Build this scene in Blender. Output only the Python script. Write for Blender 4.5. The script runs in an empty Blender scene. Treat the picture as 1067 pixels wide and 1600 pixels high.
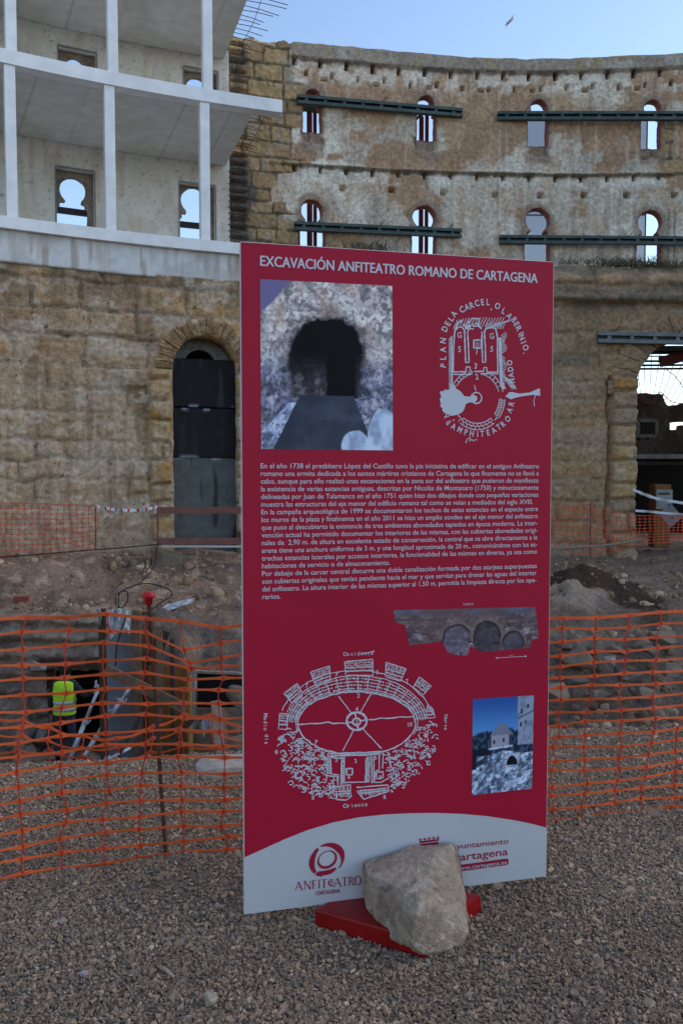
import bpy, bmesh, math, random
import numpy as np
from mathutils import Vector, Matrix
R_ = math.radians
random.seed(7)
C = bpy.context.scene.collection
scene = bpy.context.scene

# ------------------------------------------------------------------ camera, sky, sun, exposure
FPX, EYE, PITCH = 1290.0, 1.68, math.atan(65 / 1290)
cam_d = bpy.data.cameras.new('camera'); cam = bpy.data.objects.new('camera', cam_d); C.objects.link(cam)
cam.location = (0, 0, EYE); cam.rotation_euler = (math.pi / 2 - PITCH, 0, 0)
cam_d.sensor_fit = 'VERTICAL'; cam_d.sensor_height = 24.0; cam_d.lens = 24.0 * FPX / 1600
cam_d.clip_start = 0.05; cam_d.clip_end = 9000
scene.camera = cam
w = bpy.data.worlds.new('World'); scene.world = w; w.use_nodes = True
nt = w.node_tree; bg = nt.nodes['Background']
sky = nt.nodes.new('ShaderNodeTexSky'); sky.sky_type = 'NISHITA'; sky.sun_disc = False
SUN_EL, SUN_AZ = R_(32), R_(76)
sky.sun_elevation = SUN_EL; sky.sun_rotation = SUN_AZ
sky.altitude = 0; sky.air_density = 1.0; sky.dust_density = 0.6; sky.ozone_density = 1.0
nt.links.new(sky.outputs[0], bg.inputs['Color']); bg.inputs['Strength'].default_value = 0.15
sl = bpy.data.lights.new('sun', 'SUN'); sl.energy = 0.5; sl.angle = R_(70); sl.color = (1.0, 0.95, 0.88)
so = bpy.data.objects.new('sun', sl); C.objects.link(so)
sd = Vector((math.sin(SUN_AZ) * math.cos(SUN_EL), math.cos(SUN_AZ) * math.cos(SUN_EL), math.sin(SUN_EL)))
so.rotation_euler = sd.to_track_quat('Z', 'Y').to_euler(); so.location = (0, -20, 40)
scene.view_settings.view_transform = 'Standard'; scene.view_settings.look = 'None'
scene.view_settings.exposure = 0.8; scene.view_settings.gamma = 1.0

# ------------------------------------------------------------------ numpy noise
def h2(i, j, seed=0):
    n = (i.astype(np.int64) * 374761393 + j.astype(np.int64) * 668265263 + seed * 1442695041) & 0xffffffff
    n = ((n ^ (n >> 13)) * 1274126177) & 0xffffffff
    n = ((n ^ (n >> 16)) * 2246822519) & 0xffffffff
    return ((n ^ (n >> 15)) & 0xffffff) / float(0xffffff)
def vn(x, y, seed=0):
    xi, yi = np.floor(x), np.floor(y); fx, fy = x - xi, y - yi
    fx = fx * fx * (3 - 2 * fx); fy = fy * fy * (3 - 2 * fy)
    a, b = h2(xi, yi, seed), h2(xi + 1, yi, seed); c, d = h2(xi, yi + 1, seed), h2(xi + 1, yi + 1, seed)
    return (a + (b - a) * fx) * (1 - fy) + (c + (d - c) * fx) * fy
def fbm(x, y, seed=0, o=5, g=0.5):
    x = np.asarray(x, float); y = np.asarray(y, float)
    s, a, t = 0, 1, 0
    for k in range(o):
        s = s + a * vn(x * 2 ** k + 17.3 * k, y * 2 ** k + 9.1 * k, seed + k); t += a; a *= g
    return s / t
def worley(x, y, seed=0):
    xi, yi = np.floor(x), np.floor(y); f1 = np.full(x.shape, 9.); f2 = f1.copy(); idv = np.zeros(x.shape)
    for di in (-1, 0, 1):
        for dj in (-1, 0, 1):
            a, b = xi + di, yi + dj
            d = np.hypot(a + h2(a, b, seed) - x, b + h2(a, b, seed + 5) - y); r = h2(a, b, seed + 9)
            m = d < f1
            f2 = np.where(m, f1, np.minimum(f2, d)); idv = np.where(m, r, idv); f1 = np.where(m, d, f1)
    return f1, f2, idv
def sst(a, b, x):
    t = np.clip((x - a) / (b - a), 0, 1); return t * t * (3 - 2 * t)
def mixc(c, col, m):
    m = np.clip(m, 0, 1)[..., None]; return c * (1 - m) + np.asarray(col, float) * m
def n3(v, f, seed=0, o=3):
    v = np.asarray(v) * f
    return (fbm(v[:, 0] + 3.1, v[:, 1] + v[:, 2] * .7, seed, o) + fbm(v[:, 1] - 7.7, v[:, 2] + v[:, 0] * .6, seed + 31, o) + fbm(v[:, 2] + 5.5, v[:, 0] - v[:, 1] * .5, seed + 57, o)) / 3

# ------------------------------------------------------------------ photo rays -> points in the place
CP, SP = math.cos(PITCH), math.sin(PITCH)
def ray(px, py):
    x = (px - 533.5) / FPX; y = -(py - 800) / FPX
    return np.array([x, CP + y * SP, -SP + y * CP])
def atY(px, py, Y):
    d = ray(px, py); t = Y / d[1]; return np.array([d[0] * t, Y, EYE + d[2] * t])
def atZ(px, py, z):
    d = ray(px, py); t = (z - EYE) / d[2]; return np.array([d[0] * t, d[1] * t, z])
CX, CY = 8.0, -9.0
RF, RO = 32.0, 36.0
def sz(px, py, R):
    d = ray(px, py); a = d[0] ** 2 + d[1] ** 2; b = -CX * d[0] - CY * d[1]; c = CX * CX + CY * CY - R * R
    t = (-b + math.sqrt(b * b - a * c)) / a
    return math.atan2(d[0] * t - CX, d[1] * t - CY) * R, EYE + d[2] * t
def onR(px, py, R):
    s, z = sz(px, py, R); return cyl(s / R, R, z)
def cyl(th, r, z):
    return np.array([CX + r * math.sin(th), CY + r * math.cos(th), z])

# ------------------------------------------------------------------ materials
def new_mat(name):
    m = bpy.data.materials.new(name); m.use_nodes = True
    return m, m.node_tree, m.node_tree.nodes['Principled BSDF']
def mat(name, col, rough=0.7, var=0.25, scale=6.0, bump=0.15, bscale=40.0, metal=0.0, spec=0.3):
    m, t, p = new_mat(name); N, L = t.nodes, t.links
    p.inputs['Roughness'].default_value = rough; p.inputs['Metallic'].default_value = metal
    p.inputs['Specular IOR Level'].default_value = spec
    tc = N.new('ShaderNodeTexCoord'); n = N.new('ShaderNodeTexNoise'); n.inputs['Scale'].default_value = scale; n.inputs['Detail'].default_value = 6
    L.new(tc.outputs['Object'], n.inputs['Vector'])
    r = N.new('ShaderNodeValToRGB'); r.color_ramp.elements[0].position = 0.3; r.color_ramp.elements[1].position = 0.7
    r.color_ramp.elements[0].color = (*[c * (1 - var) for c in col], 1); r.color_ramp.elements[1].color = (*[min(1, c * (1 + var)) for c in col], 1)
    L.new(n.outputs['Fac'], r.inputs['Fac']); L.new(r.outputs['Color'], p.inputs['Base Color'])
    if bump:
        n2 = N.new('ShaderNodeTexNoise'); n2.inputs['Scale'].default_value = bscale; n2.inputs['Detail'].default_value = 4
        L.new(tc.outputs['Object'], n2.inputs['Vector'])
        b = N.new('ShaderNodeBump'); b.inputs['Strength'].default_value = bump; b.inputs['Distance'].default_value = 0.02
        L.new(n2.outputs['Fac'], b.inputs['Height']); L.new(b.outputs['Normal'], p.inputs['Normal'])
    return m
def vmat(name, rough=0.9, var=0.35, scale=9.0, bump=0.5, bscale=22.0, bdist=0.03, spec=0.15):
    m, t, p = new_mat(name); N, L = t.nodes, t.links
    p.inputs['Roughness'].default_value = rough; p.inputs['Specular IOR Level'].default_value = spec
    at = N.new('ShaderNodeAttribute'); at.attribute_name = 'Col'
    tc = N.new('ShaderNodeTexCoord'); n = N.new('ShaderNodeTexNoise'); n.inputs['Scale'].default_value = scale; n.inputs['Detail'].default_value = 8; n.inputs['Roughness'].default_value = 0.65
    L.new(tc.outputs['Object'], n.inputs['Vector'])
    mr = N.new('ShaderNodeMapRange'); mr.inputs['From Min'].default_value = 0.3; mr.inputs['From Max'].default_value = 0.7
    mr.inputs['To Min'].default_value = 1 - var; mr.inputs['To Max'].default_value = 1 + var
    L.new(n.outputs['Fac'], mr.inputs['Value'])
    mx = N.new('ShaderNodeVectorMath'); mx.operation = 'SCALE'
    L.new(at.outputs['Color'], mx.inputs[0]); L.new(mr.outputs['Result'], mx.inputs['Scale']); L.new(mx.outputs['Vector'], p.inputs['Base Color'])
    if bump:
        n2 = N.new('ShaderNodeTexNoise'); n2.inputs['Scale'].default_value = bscale; n2.inputs['Detail'].default_value = 6
        L.new(tc.outputs['Object'], n2.inputs['Vector'])
        b = N.new('ShaderNodeBump'); b.inputs['Strength'].default_value = bump; b.inputs['Distance'].default_value = bdist
        L.new(n2.outputs['Fac'], b.inputs['Height']); L.new(b.outputs['Normal'], p.inputs['Normal'])
    return m
M = {}
M['masonry'] = vmat('weathered masonry', var=0.42, scale=9, bump=0.7, bscale=17, bdist=0.035)
M['earth'] = vmat('earth', var=0.35, scale=11, bump=0.7, bscale=18, bdist=0.05)
M['stone'] = vmat('stone', var=0.22, scale=22, bump=0.5, bscale=60, bdist=0.01)
M['limestone'] = vmat('rough limestone', var=0.32, scale=38, bump=1.0, bscale=130, bdist=0.012)
M['pebbles'] = vmat('pebbles', var=0.15, scale=60, bump=0, rough=0.85)
M['print'] = vmat('printed picture', var=0.0, bump=0, rough=0.45, spec=0.14)
M['red_print'] = mat('crimson print', (0.40, 0.009, 0.036), 0.45, 0.03, 3, 0.0, spec=0.18)
M['white_print'] = mat('white print', (0.52, 0.53, 0.56), 0.4, 0.02, 4, 0.0, spec=0.4)
M['grey_print'] = mat('pale lettering', (0.60, 0.61, 0.68), 0.4, 0.02, 4, 0.0)
M['red_ink'] = mat('crimson lettering', (0.33, 0.010, 0.04), 0.4, 0.03, 4, 0.0)
M['foam_edge'] = mat('panel edge', (0.7, 0.7, 0.68), 0.6, 0.08, 20, 0.0)
M['red_paint'] = mat('red painted steel', (0.26, 0.004, 0.006), 0.35, 0.15, 9, 0.06, 30, spec=0.35)
M['dark_metal'] = mat('dark metal', (0.05, 0.05, 0.055), 0.5, 0.3, 12, 0.1)
M['orange'] = mat('orange plastic', (0.76, 0.115, 0.026), 0.5, 0.28, 5, 0.0)
M['orange_red'] = mat('dark orange plastic', (0.55, 0.045, 0.018), 0.5, 0.25, 14, 0.0)
M['orange_far'] = mat('faded orange plastic', (0.66, 0.09, 0.035), 0.5, 0.15, 6, 0.0)
M['red_plastic'] = mat('red plastic', (0.55, 0.012, 0.02), 0.4, 0.08, 20, 0.0)
M['rebar'] = mat('rusty bar', (0.10, 0.045, 0.032), 0.8, 0.4, 30, 0.4, 120)
M['white_paint'] = mat('white painted concrete', (0.83, 0.83, 0.83), 0.6, 0.09, 2.5, 0.10, 20)
M['steel_green'] = mat('grey green steel', (0.060, 0.085, 0.080), 0.5, 0.3, 5, 0.1, metal=0.2)
M['steel_grey'] = mat('grey steel', (0.15, 0.165, 0.17), 0.5, 0.25, 5, 0.1, metal=0.2)
M['steel_red'] = mat('red oxide steel', (0.13, 0.018, 0.020), 0.6, 0.3, 4, 0.1)
M['rail'] = mat('red brown rail', (0.19, 0.075, 0.06), 0.55, 0.2, 4, 0.1)
M['galv'] = mat('galvanised tube', (0.62, 0.65, 0.68), 0.35, 0.15, 12, 0.05, metal=0.4)
M['black_sheet'] = vmat('black painted sheet', rough=0.6, var=0.25, scale=4, bump=0.15, bscale=10)
M['black_cloth'] = mat('black cloth', (0.012, 0.012, 0.014), 0.85, 0.3, 30, 0.2)
M['plywood'] = mat('ochre plywood', (0.30, 0.125, 0.030), 0.6, 0.25, 5, 0.1)
M['wood'] = mat('weathered timber', (0.20, 0.125, 0.075), 0.8, 0.35, 12, 0.3)
M['wood_dark'] = mat('dark timber', (0.075, 0.045, 0.03), 0.8, 0.35, 12, 0.3)
M['wood_pale'] = mat('pale timber', (0.36, 0.26, 0.19), 0.8, 0.25, 12, 0.3)
M['grey_board'] = mat('grey board', (0.24, 0.25, 0.27), 0.75, 0.2, 3, 0.15)
M['plastic_sheet'] = mat('white plastic sheet', (0.56, 0.57, 0.58), 0.45, 0.15, 8, 0.2)
M['yellow'] = mat('yellow paint', (0.60, 0.33, 0.02), 0.5, 0.15, 10, 0.0)
M['hivis'] = mat('high visibility cloth', (0.55, 0.95, 0.04), 0.7, 0.06, 12, 0.2, 30)
_hp = M['hivis'].node_tree.nodes['Principled BSDF']; _hp.inputs['Emission Color'].default_value = (0.42, 0.9, 0.03, 1); _hp.inputs['Emission Strength'].default_value = 0.0
M['reflective'] = mat('reflective band', (0.55, 0.57, 0.58), 0.35, 0.05, 12, 0.0)
M['cable'] = mat('black cable', (0.02, 0.02, 0.02), 0.6, 0.1, 12, 0.0)
M['hose'] = mat('pale hose', (0.22, 0.22, 0.16), 0.6, 0.1, 12, 0.0)
M['brick'] = mat('red brick', (0.27, 0.06, 0.04), 0.85, 0.2, 20, 0.3)
M['plaster'] = mat('pale plaster', (0.36, 0.35, 0.33), 0.9, 0.2, 3, 0.2)
M['carton'] = mat('brown carton', (0.26, 0.11, 0.045), 0.8, 0.15, 6, 0.05)
M['grass'] = mat('dry weeds', (0.12, 0.10, 0.055), 0.9, 0.4, 10, 0.0)
M['paper'] = mat('white paper', (0.62, 0.63, 0.65), 0.8, 0.05, 10, 0.0)
M['skin'] = mat('skin', (0.40, 0.24, 0.17), 0.6, 0.1, 20, 0.0)
M['hair'] = mat('dark hair', (0.015, 0.012, 0.01), 0.6, 0.3, 60, 0.3)
M['jacket'] = mat('black jacket', (0.028, 0.028, 0.033), 0.8, 0.2, 20, 0.2)
M['trousers'] = mat('dark blue trousers', (0.045, 0.052, 0.085), 0.85, 0.2, 20, 0.2)
M['feather_white'] = mat('pale feathers', (0.55, 0.54, 0.52), 0.8, 0.1, 20, 0.0)
M['feather_brown'] = mat('brown feathers', (0.16, 0.12, 0.09), 0.8, 0.2, 20, 0.0)
def net_mat():
    m, t, p = new_mat('fine grey netting'); N, L = t.nodes, t.links
    tr = N.new('ShaderNodeBsdfTransparent'); mx = N.new('ShaderNodeMixShader'); mx.inputs[0].default_value = 0.52
    p.inputs['Base Color'].default_value = (0.30, 0.29, 0.31, 1); p.inputs['Roughness'].default_value = 0.9
    L.new(tr.outputs[0], mx.inputs[1]); L.new(p.outputs[0], mx.inputs[2]); L.new(mx.outputs[0], N['Material Output'].inputs['Surface'])
    return m
M['net'] = net_mat()

# ------------------------------------------------------------------ mesh helpers
def tag(o, label=None, cat=None, group=None, kind=None):
    if label: o['label'] = label
    if cat: o['category'] = cat
    if group: o['group'] = group
    if kind: o['kind'] = kind
    return o
def empty(name, loc, label, cat, group=None):
    o = bpy.data.objects.new(name, None); C.objects.link(o); o.location = loc; o.empty_display_size = 0.2
    return tag(o, label, cat, group)
def fast(name, V, F, m, parent=None, col=None, smooth=True, loc=None):
    """V (n,3) world verts, F (k,3|4) or list of them -> one linked mesh object, local to parent/loc"""
    V = np.asarray(V, float).reshape(-1, 3)
    org = np.array(parent_origin(parent)) if parent is not None else (np.array(loc, float) if loc is not None else np.zeros(3))
    V = V - org
    Fs = F if (isinstance(F, list) and isinstance(F[0], np.ndarray)) else [F]
    Fs = [np.asarray(f, np.int64) for f in Fs if len(f)]
    idx = np.concatenate([f.ravel() for f in Fs]); tot = np.concatenate([np.full(len(f), f.shape[1]) for f in Fs])
    me = bpy.data.meshes.new(name)
    me.vertices.add(len(V)); me.vertices.foreach_set('co', V.ravel())
    me.loops.add(len(idx)); me.loops.foreach_set('vertex_index', idx)
    me.polygons.add(len(tot)); me.polygons.foreach_set('loop_start', np.concatenate([[0], np.cumsum(tot)[:-1]])); me.polygons.foreach_set('loop_total', tot)
    me.polygons.foreach_set('use_smooth', np.full(len(tot), smooth))
    if col is not None:
        a = me.color_attributes.new('Col', 'FLOAT_COLOR', 'POINT'); cc = np.ones((len(V), 4)); cc[:, :3] = col
        a.data.foreach_set('color', cc.ravel())
    me.update(); me.validate()
    for mm in (m if isinstance(m, (list, tuple)) else [m]): me.materials.append(mm)
    o = bpy.data.objects.new(name, me); C.objects.link(o)
    if parent is not None: o.parent = parent
    elif loc is not None: o.location = loc
    return o
def parent_origin(p):
    v = Vector((0, 0, 0))
    while p is not None: v += p.location; p = p.parent
    return v
class MB:
    def __init__(s): s.v, s.f = [], []
    def add(s, V, F):
        b = len(s.v); s.v += [tuple(map(float, p)) for p in V]; s.f += [tuple(b + i for i in f) for f in F]; return s
    def hexa(s, P):  # 8 pts: bottom 0-3, top 4-7
        return s.add(P, [(3, 2, 1, 0), (4, 5, 6, 7), (0, 1, 5, 4), (1, 2, 6, 5), (2, 3, 7, 6), (3, 0, 4, 7)])
    def box(s, c, d, rz=0, rx=0, ry=0):
        m = Matrix.Translation(Vector(c)) @ Matrix.Rotation(rz, 4, 'Z') @ Matrix.Rotation(ry, 4, 'Y') @ Matrix.Rotation(rx, 4, 'X')
        x, y, z = [k / 2 for k in d]
        return s.hexa([m @ Vector(p) for p in ((-x, -y, -z), (x, -y, -z), (x, y, -z), (-x, y, -z), (-x, -y, z), (x, -y, z), (x, y, z), (-x, y, z))])
    def bar(s, a, b, wd, th, up=(0, 0, 1)):
        a, b = Vector(a), Vector(b); d = (b - a).normalized(); u = Vector(up)
        if abs(d.dot(u)) > 0.95: u = Vector((0, 1, 0))
        x = d.cross(u).normalized() * wd / 2; z = x.cross(d).normalized() * th / 2
        return s.hexa([a - x - z, a + x - z, b + x - z, b - x - z, a - x + z, a + x + z, b + x + z, b - x + z])
    def tube(s, pts, r, n=8, cap=True):
        pts = [Vector(p) for p in pts]; rs = r if isinstance(r, (list, tuple)) else [r] * len(pts)
        b = len(s.v); prev = None
        for i, p in enumerate(pts):
            d = (pts[min(i + 1, len(pts) - 1)] - pts[max(i - 1, 0)]).normalized()
            ref = Vector((0, 0, 1)) if abs(d.z) < 0.9 else Vector((1, 0, 0))
            x = d.cross(ref).normalized() if prev is None else (prev - d * prev.dot(d)).normalized()
            prev = x; y = d.cross(x)
            for k in range(n):
                a = 2 * math.pi * k / n; s.v.append(tuple(p + (x * math.cos(a) + y * math.sin(a)) * rs[i]))
        for i in range(len(pts) - 1):
            for k in range(n):
                k2 = (k + 1) % n; s.f.append((b + i * n + k, b + i * n + k2, b + (i + 1) * n + k2, b + (i + 1) * n + k))
        if cap:
            s.f.append(tuple(b + k for k in reversed(range(n)))); s.f.append(tuple(b + (len(pts) - 1) * n + k for k in range(n)))
        return s
    def lathe(s, prof, c, n=20):
        b = len(s.v)
        for (r, z) in prof:
            for k in range(n):
                a = 2 * math.pi * k / n; s.v.append((c[0] + r * math.cos(a), c[1] + r * math.sin(a), c[2] + z))
        for i in range(len(prof) - 1):
            for k in range(n):
                k2 = (k + 1) % n; s.f.append((b + i * n + k, b + i * n + k2, b + (i + 1) * n + k2, b + (i + 1) * n + k))
        s.f.append(tuple(b + k for k in reversed(range(n)))); s.f.append(tuple(b + (len(prof) - 1) * n + k for k in range(n)))
        return s
    def arc(s, r0, r1, t0, t1, z0, z1, n=24):
        b = len(s.v)
        for i in range(n + 1):
            t = t0 + (t1 - t0) * i / n
            for (r, z) in ((r0, z0), (r1, z0), (r1, z1), (r0, z1)): s.v.append(tuple(cyl(t, r, z)))
        for i in range(n):
            for k in range(4):
                k2 = (k + 1) % 4; s.f.append((b + 4 * i + k, b + 4 * i + 4 + k, b + 4 * i + 4 + k2, b + 4 * i + k2))
        s.f.append((b, b + 1, b + 2, b + 3)); e = b + 4 * n; s.f.append((e + 3, e + 2, e + 1, e)); return s
    def build(s, name, m, parent=None, bevel=0, smooth=False, loc=None):
        org = parent_origin(parent) if parent is not None else (Vector(loc) if loc is not None else Vector((0, 0, 0)))
        me = bpy.data.meshes.new(name); me.from_pydata([tuple(Vector(p) - org) for p in s.v], [], s.f)
        bm = bmesh.new(); bm.from_mesh(me); bmesh.ops.recalc_face_normals(bm, faces=bm.faces)
        if bevel: bmesh.ops.bevel(bm, geom=list(bm.edges), offset=bevel, segments=2, affect='EDGES', profile=0.7)
        bm.to_mesh(me); bm.free()
        for p in me.polygons: p.use_smooth = smooth
        me.materials.append(m); o = bpy.data.objects.new(name, me); C.objects.link(o)
        if parent is not None: o.parent = parent
        elif loc is not None: o.location = loc
        return o
def rock(name, pts, m, cols, rough=0.012, cuts=4, seed=0, parent=None, freq=9, loc=None, chip=0.0, fine=0.0):
    """convex hull of points, subdivided and roughened, own colour per vertex"""
    bm = bmesh.new()
    for p in pts: bm.verts.new(tuple(map(float, p)))
    r = bmesh.ops.convex_hull(bm, input=bm.verts)
    bmesh.ops.delete(bm, geom=[g for g in r['geom_interior'] if isinstance(g, bmesh.types.BMVert)], context='VERTS')
    for _ in range(cuts):
        bmesh.ops.subdivide_edges(bm, edges=list(bm.edges), cuts=1, use_grid_fill=True, smooth=0.02)
    bmesh.ops.triangulate(bm, faces=bm.faces); bm.normal_update()
    V = np.array([v.co[:] for v in bm.verts]); N = np.array([v.normal[:] for v in bm.verts])
    F = np.array([[v.index for v in f.verts] for f in bm.faces]) if False else None
    bm.verts.index_update(); F = np.array([[v.index for v in f.verts] for f in bm.faces]); bm.free()
    d = (n3(V, freq, seed, 4) - 0.5) * 2
    V = V + N * (d * rough * 2 + (np.abs(n3(V, freq * .45, seed + 3, 2) - .5) * -2 * chip))[:, None]
    if fine:
        q = n3(V + .01, freq * 5, seed + 8, 4); V = V + N * ((q - .5) * 2 * fine * 2 - sst(.60, .66, n3(V, freq * 3.1, seed + 9, 2)) * fine * 1.6)[:, None]
    a = n3(V, freq * 0.8, seed + 11, 4); b = n3(V, freq * 3, seed + 21, 3)
    col = mixc(np.tile(np.array(cols[0], float), (len(V), 1)), cols[1], sst(.45, .58, a)); col = mixc(col, cols[2], sst(.56, .66, b) * .7)
    return fast(name, V, F, m, parent, col, True, loc)
def hash1(k): return h2(np.asarray([k]), np.asarray([k * 3 + 1]), 5)[0]

# ------------------------------------------------------------------ curved / flat wall sheets with openings
def sdbox(S, Z, s0, s1, z0, z1):
    dx = np.abs(S - (s0 + s1) / 2) - (s1 - s0) / 2; dz = np.abs(Z - (z0 + z1) / 2) - (z1 - z0) / 2
    return np.hypot(np.maximum(dx, 0), np.maximum(dz, 0)) + np.minimum(np.maximum(dx, dz), 0)
def grid_wall(name, s0, s1, z0, z1, h, place, sdf, topf, dispf, colf, thick, m, parent):
    ns, nz = int((s1 - s0) / h) + 1, int((z1 - z0) / h) + 1
    S, Z = np.meshgrid(np.linspace(s0, s1, ns), np.linspace(z0, z1, nz), indexing='ij')
    g = np.minimum(sdf(S, Z), topf(S) - Z)
    hs, hz = (s1 - s0) / (ns - 1), (z1 - z0) / (nz - 1)
    gs, gz = np.gradient(g, hs, hz); n2 = np.maximum(gs * gs + gz * gz, .25)
    near = np.abs(g) < 0.75 * h
    S2 = np.where(near, S - g * gs / n2, S); Z2 = np.where(near, Z - g * gz / n2, Z)
    ctr = (g[:-1, :-1] + g[1:, :-1] + g[1:, 1:] + g[:-1, 1:]) / 4; keep = ctr > 0
    idx = np.arange(ns * nz).reshape(ns, nz)
    F = np.stack([idx[:-1, :-1], idx[1:, :-1], idx[1:, 1:], idx[:-1, 1:]], -1)[keep]
    D = dispf(S2, Z2, g); col = colf(S2, Z2, g).reshape(-1, 3)
    Vf = place(S2, Z2, -D).reshape(-1, 3); Vb = place(S2, Z2, np.full(S2.shape, thick)).reshape(-1, 3)
    e = np.concatenate([F[:, [0, 1]], F[:, [1, 2]], F[:, [2, 3]], F[:, [3, 0]]]); key = np.sort(e, 1); kk = key[:, 0] * (ns * nz) + key[:, 1]
    u, inv, cnt = np.unique(kk, return_inverse=True, return_counts=True); be = e[cnt[inv] == 1]
    n = ns * nz
    # reveals get in-between rings so that their edge can be rough too
    Fa = np.concatenate([F, F[:, ::-1] + n, np.stack([be[:, 1], be[:, 0], be[:, 0] + n, be[:, 1] + n], -1)])
    used = np.unique(Fa); mp = np.full(2 * n, -1); mp[used] = np.arange(len(used))
    return fast(name, np.concatenate([Vf, Vb])[used], mp[Fa], m, parent, np.concatenate([col, col])[used], True)
def on_cyl(R):
    def f(S, Z, off):
        th = S / R; r = R + off
        return np.stack([CX + r * np.sin(th), CY + r * np.cos(th), Z], -1)
    return f
def blocks(S, Z, zs, bw, seed, warp=0.05):
    S = S + (fbm(S * 1.7, Z * 1.7, seed + 40, 3) - .5) * warp * 2; Z = Z + (fbm(S * 1.5 + 9, Z * 1.5, seed + 41, 3) - .5) * warp * 2
    zs = np.asarray(zs); r = np.clip(np.searchsorted(zs, Z) - 1, 0, len(zs) - 2)
    dz = np.minimum(Z - zs[r], zs[r + 1] - Z)
    wr = bw * (0.75 + 0.5 * h2(r, r * 0 + 3, seed)); t = S / wr + h2(r, r * 0 + 8, seed) * 5
    k = np.floor(t); J = lambda q: q + (h2(q, r, seed + 2) - .5) * .6
    k = np.where(t < J(k), k - 1, k); k = np.where(t > J(k + 1), k + 1, k)
    ds = np.minimum(t - J(k), J(k + 1) - t) * wr
    return h2(k, r, seed + 4), h2(k, r, seed + 6), np.minimum(dz, ds)
def rows(z0, z1, h, seed):
    rr = random.Random(seed); z = [z0]
    while z[-1] < z1: z.append(z[-1] + h * rr.uniform(.75, 1.25))
    return z

# ------------------------------------------------------------------ ground, gravel, terrain
def edge_y(x):
    return np.interp(x, [-6, -1.93, -.4, .4, 1.8, 6], [4.5, 4.64, 4.80, 5.2, 5.36, 5.6]) + (fbm(np.asarray(x) * 2.2, np.asarray(x) * 0 + 3, 77, 3) - .5) * .25
def wall_dist(X, Y): return RF - np.hypot(X - CX, Y - CY)
def gauss(X, Y, cx, cy, sx, sy): return np.exp(-((X - cx) / sx) ** 2 - ((Y - cy) / sy) ** 2)
PILE = atY(918, 905, 18.4); PALE = atY(893, 935, 16.9)
def terrain(X, Y):
    e = edge_y(X)
    zf = np.interp(X, [-9, .5, 2.5, 14], [-3.52, -3.5, -2.75, -2.7])
    zt = np.interp(X, [-9, -2.6, -1, 3, 12], [-1.02, -1.02, -1.15, -1.12, -1.0])
    zb = np.interp(X, [-12, -8, -4, 0, 6, 14], [-.18, -.24, -.34, -.5, -.72, -.8])
    wob = (fbm(X * .9, Y * .2, 31, 4) - .5)
    t = np.clip((Y + wob * 1.1 - 14.75) / (1.25 + .5 * sst(1, 4, X)), 0, 1)
    st = np.interp(t, [0, .12, .2, .38, .48, .62, .72, .9, 1], [0, .22, .24, .48, .52, .74, .78, .97, 1])
    rd = wall_dist(X, Y)
    bank = sst(3.2, 1.1, rd + wob * 1.6)
    zfar = zf + (zt - zf) * st
    up = np.clip((Y - 16.1) / np.maximum(rd + Y - 16.1, .5), 0, 1)
    zfar = np.where((X > -5.7) & (X < -4.0) & (Y < 15.75), zf, zfar)
    zfar = np.where((Y > 16.1) , zt + (zb - zt) * (0.45 * sst(0, 1, up) + .55 * bank), zfar)
    drop = sst(0, .55, Y - e)
    z = zf * drop
    z = np.where(Y > 12, zfar, z)
    rough = sst(0.02, .4, Y - e)
    z = z + rough * ((fbm(X * .8, Y * .8, 3, 4) - .5) * .35 * (.3 + .7 * sst(.4, 1.4, rd)) + (fbm(X * 4, Y * 4, 9, 5) - .5) * .22)
    z = z + .55 * gauss(X, Y, PILE[0], PILE[1], 1.0, .9) + .42 * gauss(X, Y, PALE[0], PALE[1], .6, .5) * (.55 + .9 * fbm(X * 5, Y * 5, 18, 4))
    z = z + (1 - rough) * ((fbm(X * 1.3, Y * 1.3, 15, 3) - .5) * .03 + (fbm(X * 5, Y * 5, 16, 3) - .5) * .012)
    return z
def terrain_col(X, Y, Z):
    c = np.zeros(X.shape + (3,)); c[:] = (.155, .118, .092)
    c = mixc(c, (.105, .080, .064), sst(.45, .6, fbm(X * .9, Y * .9, 61, 5)))
    c = mixc(c, (.23, .185, .145), sst(.56, .68, fbm(X * 1.6, Y * 1.6, 62, 5)))
    c = mixc(c, (.30, .25, .21), sst(.66, .72, fbm(X * 6, Y * 6, 63, 4)) * .6)
    f1, f2, idv = worley(X * 2.6 + Z, Y * 2.6 + Z * 2.2, 21)
    face = sst(14.3, 14.9, Y) * sst(16.2, 15.7, Y)
    c = mixc(c, (.10, .092, .088), face * sst(.4, .7, idv) * .8); c = mixc(c, (.20, .16, .13), face * sst(.35, .1, idv) * .8)
    right = sst(1.5, 3.5, X)
    c = mixc(c, (.115, .098, .088), right * .55)
    c = mixc(c, (.040, .027, .021), sst(.22, .5, np.maximum(gauss(X, Y, PILE[0], PILE[1], 1.35, 1.2), gauss(X, Y, PILE[0] + .55, PILE[1] - 1.3, .55, 1.0)) + (fbm(X * 3, Y * 3, 66, 3) - .5) * .4))
    c = mixc(c, (.20, .17, .145), sst(.35, .6, gauss(X, Y, PALE[0], PALE[1], .75, .6) + (fbm(X * 4, Y * 4, 67, 3) - .5) * .4))
    c = np.clip(c * np.array((1.72, 1.46, 1.24)), 0, .6); near = sst(.10, -.06, Y - edge_y(X)); c = mixc(c, (.17, .132, .10), near)
    return c
ys = np.concatenate([np.arange(-8, 2, .5), np.arange(2, 4.3, .1), np.arange(4.3, 6.2, .04), np.arange(6.2, 13.8, .35), np.arange(13.8, 16.6, .035), np.arange(16.6, 25, .075), np.arange(25, 42, .6)])
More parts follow.
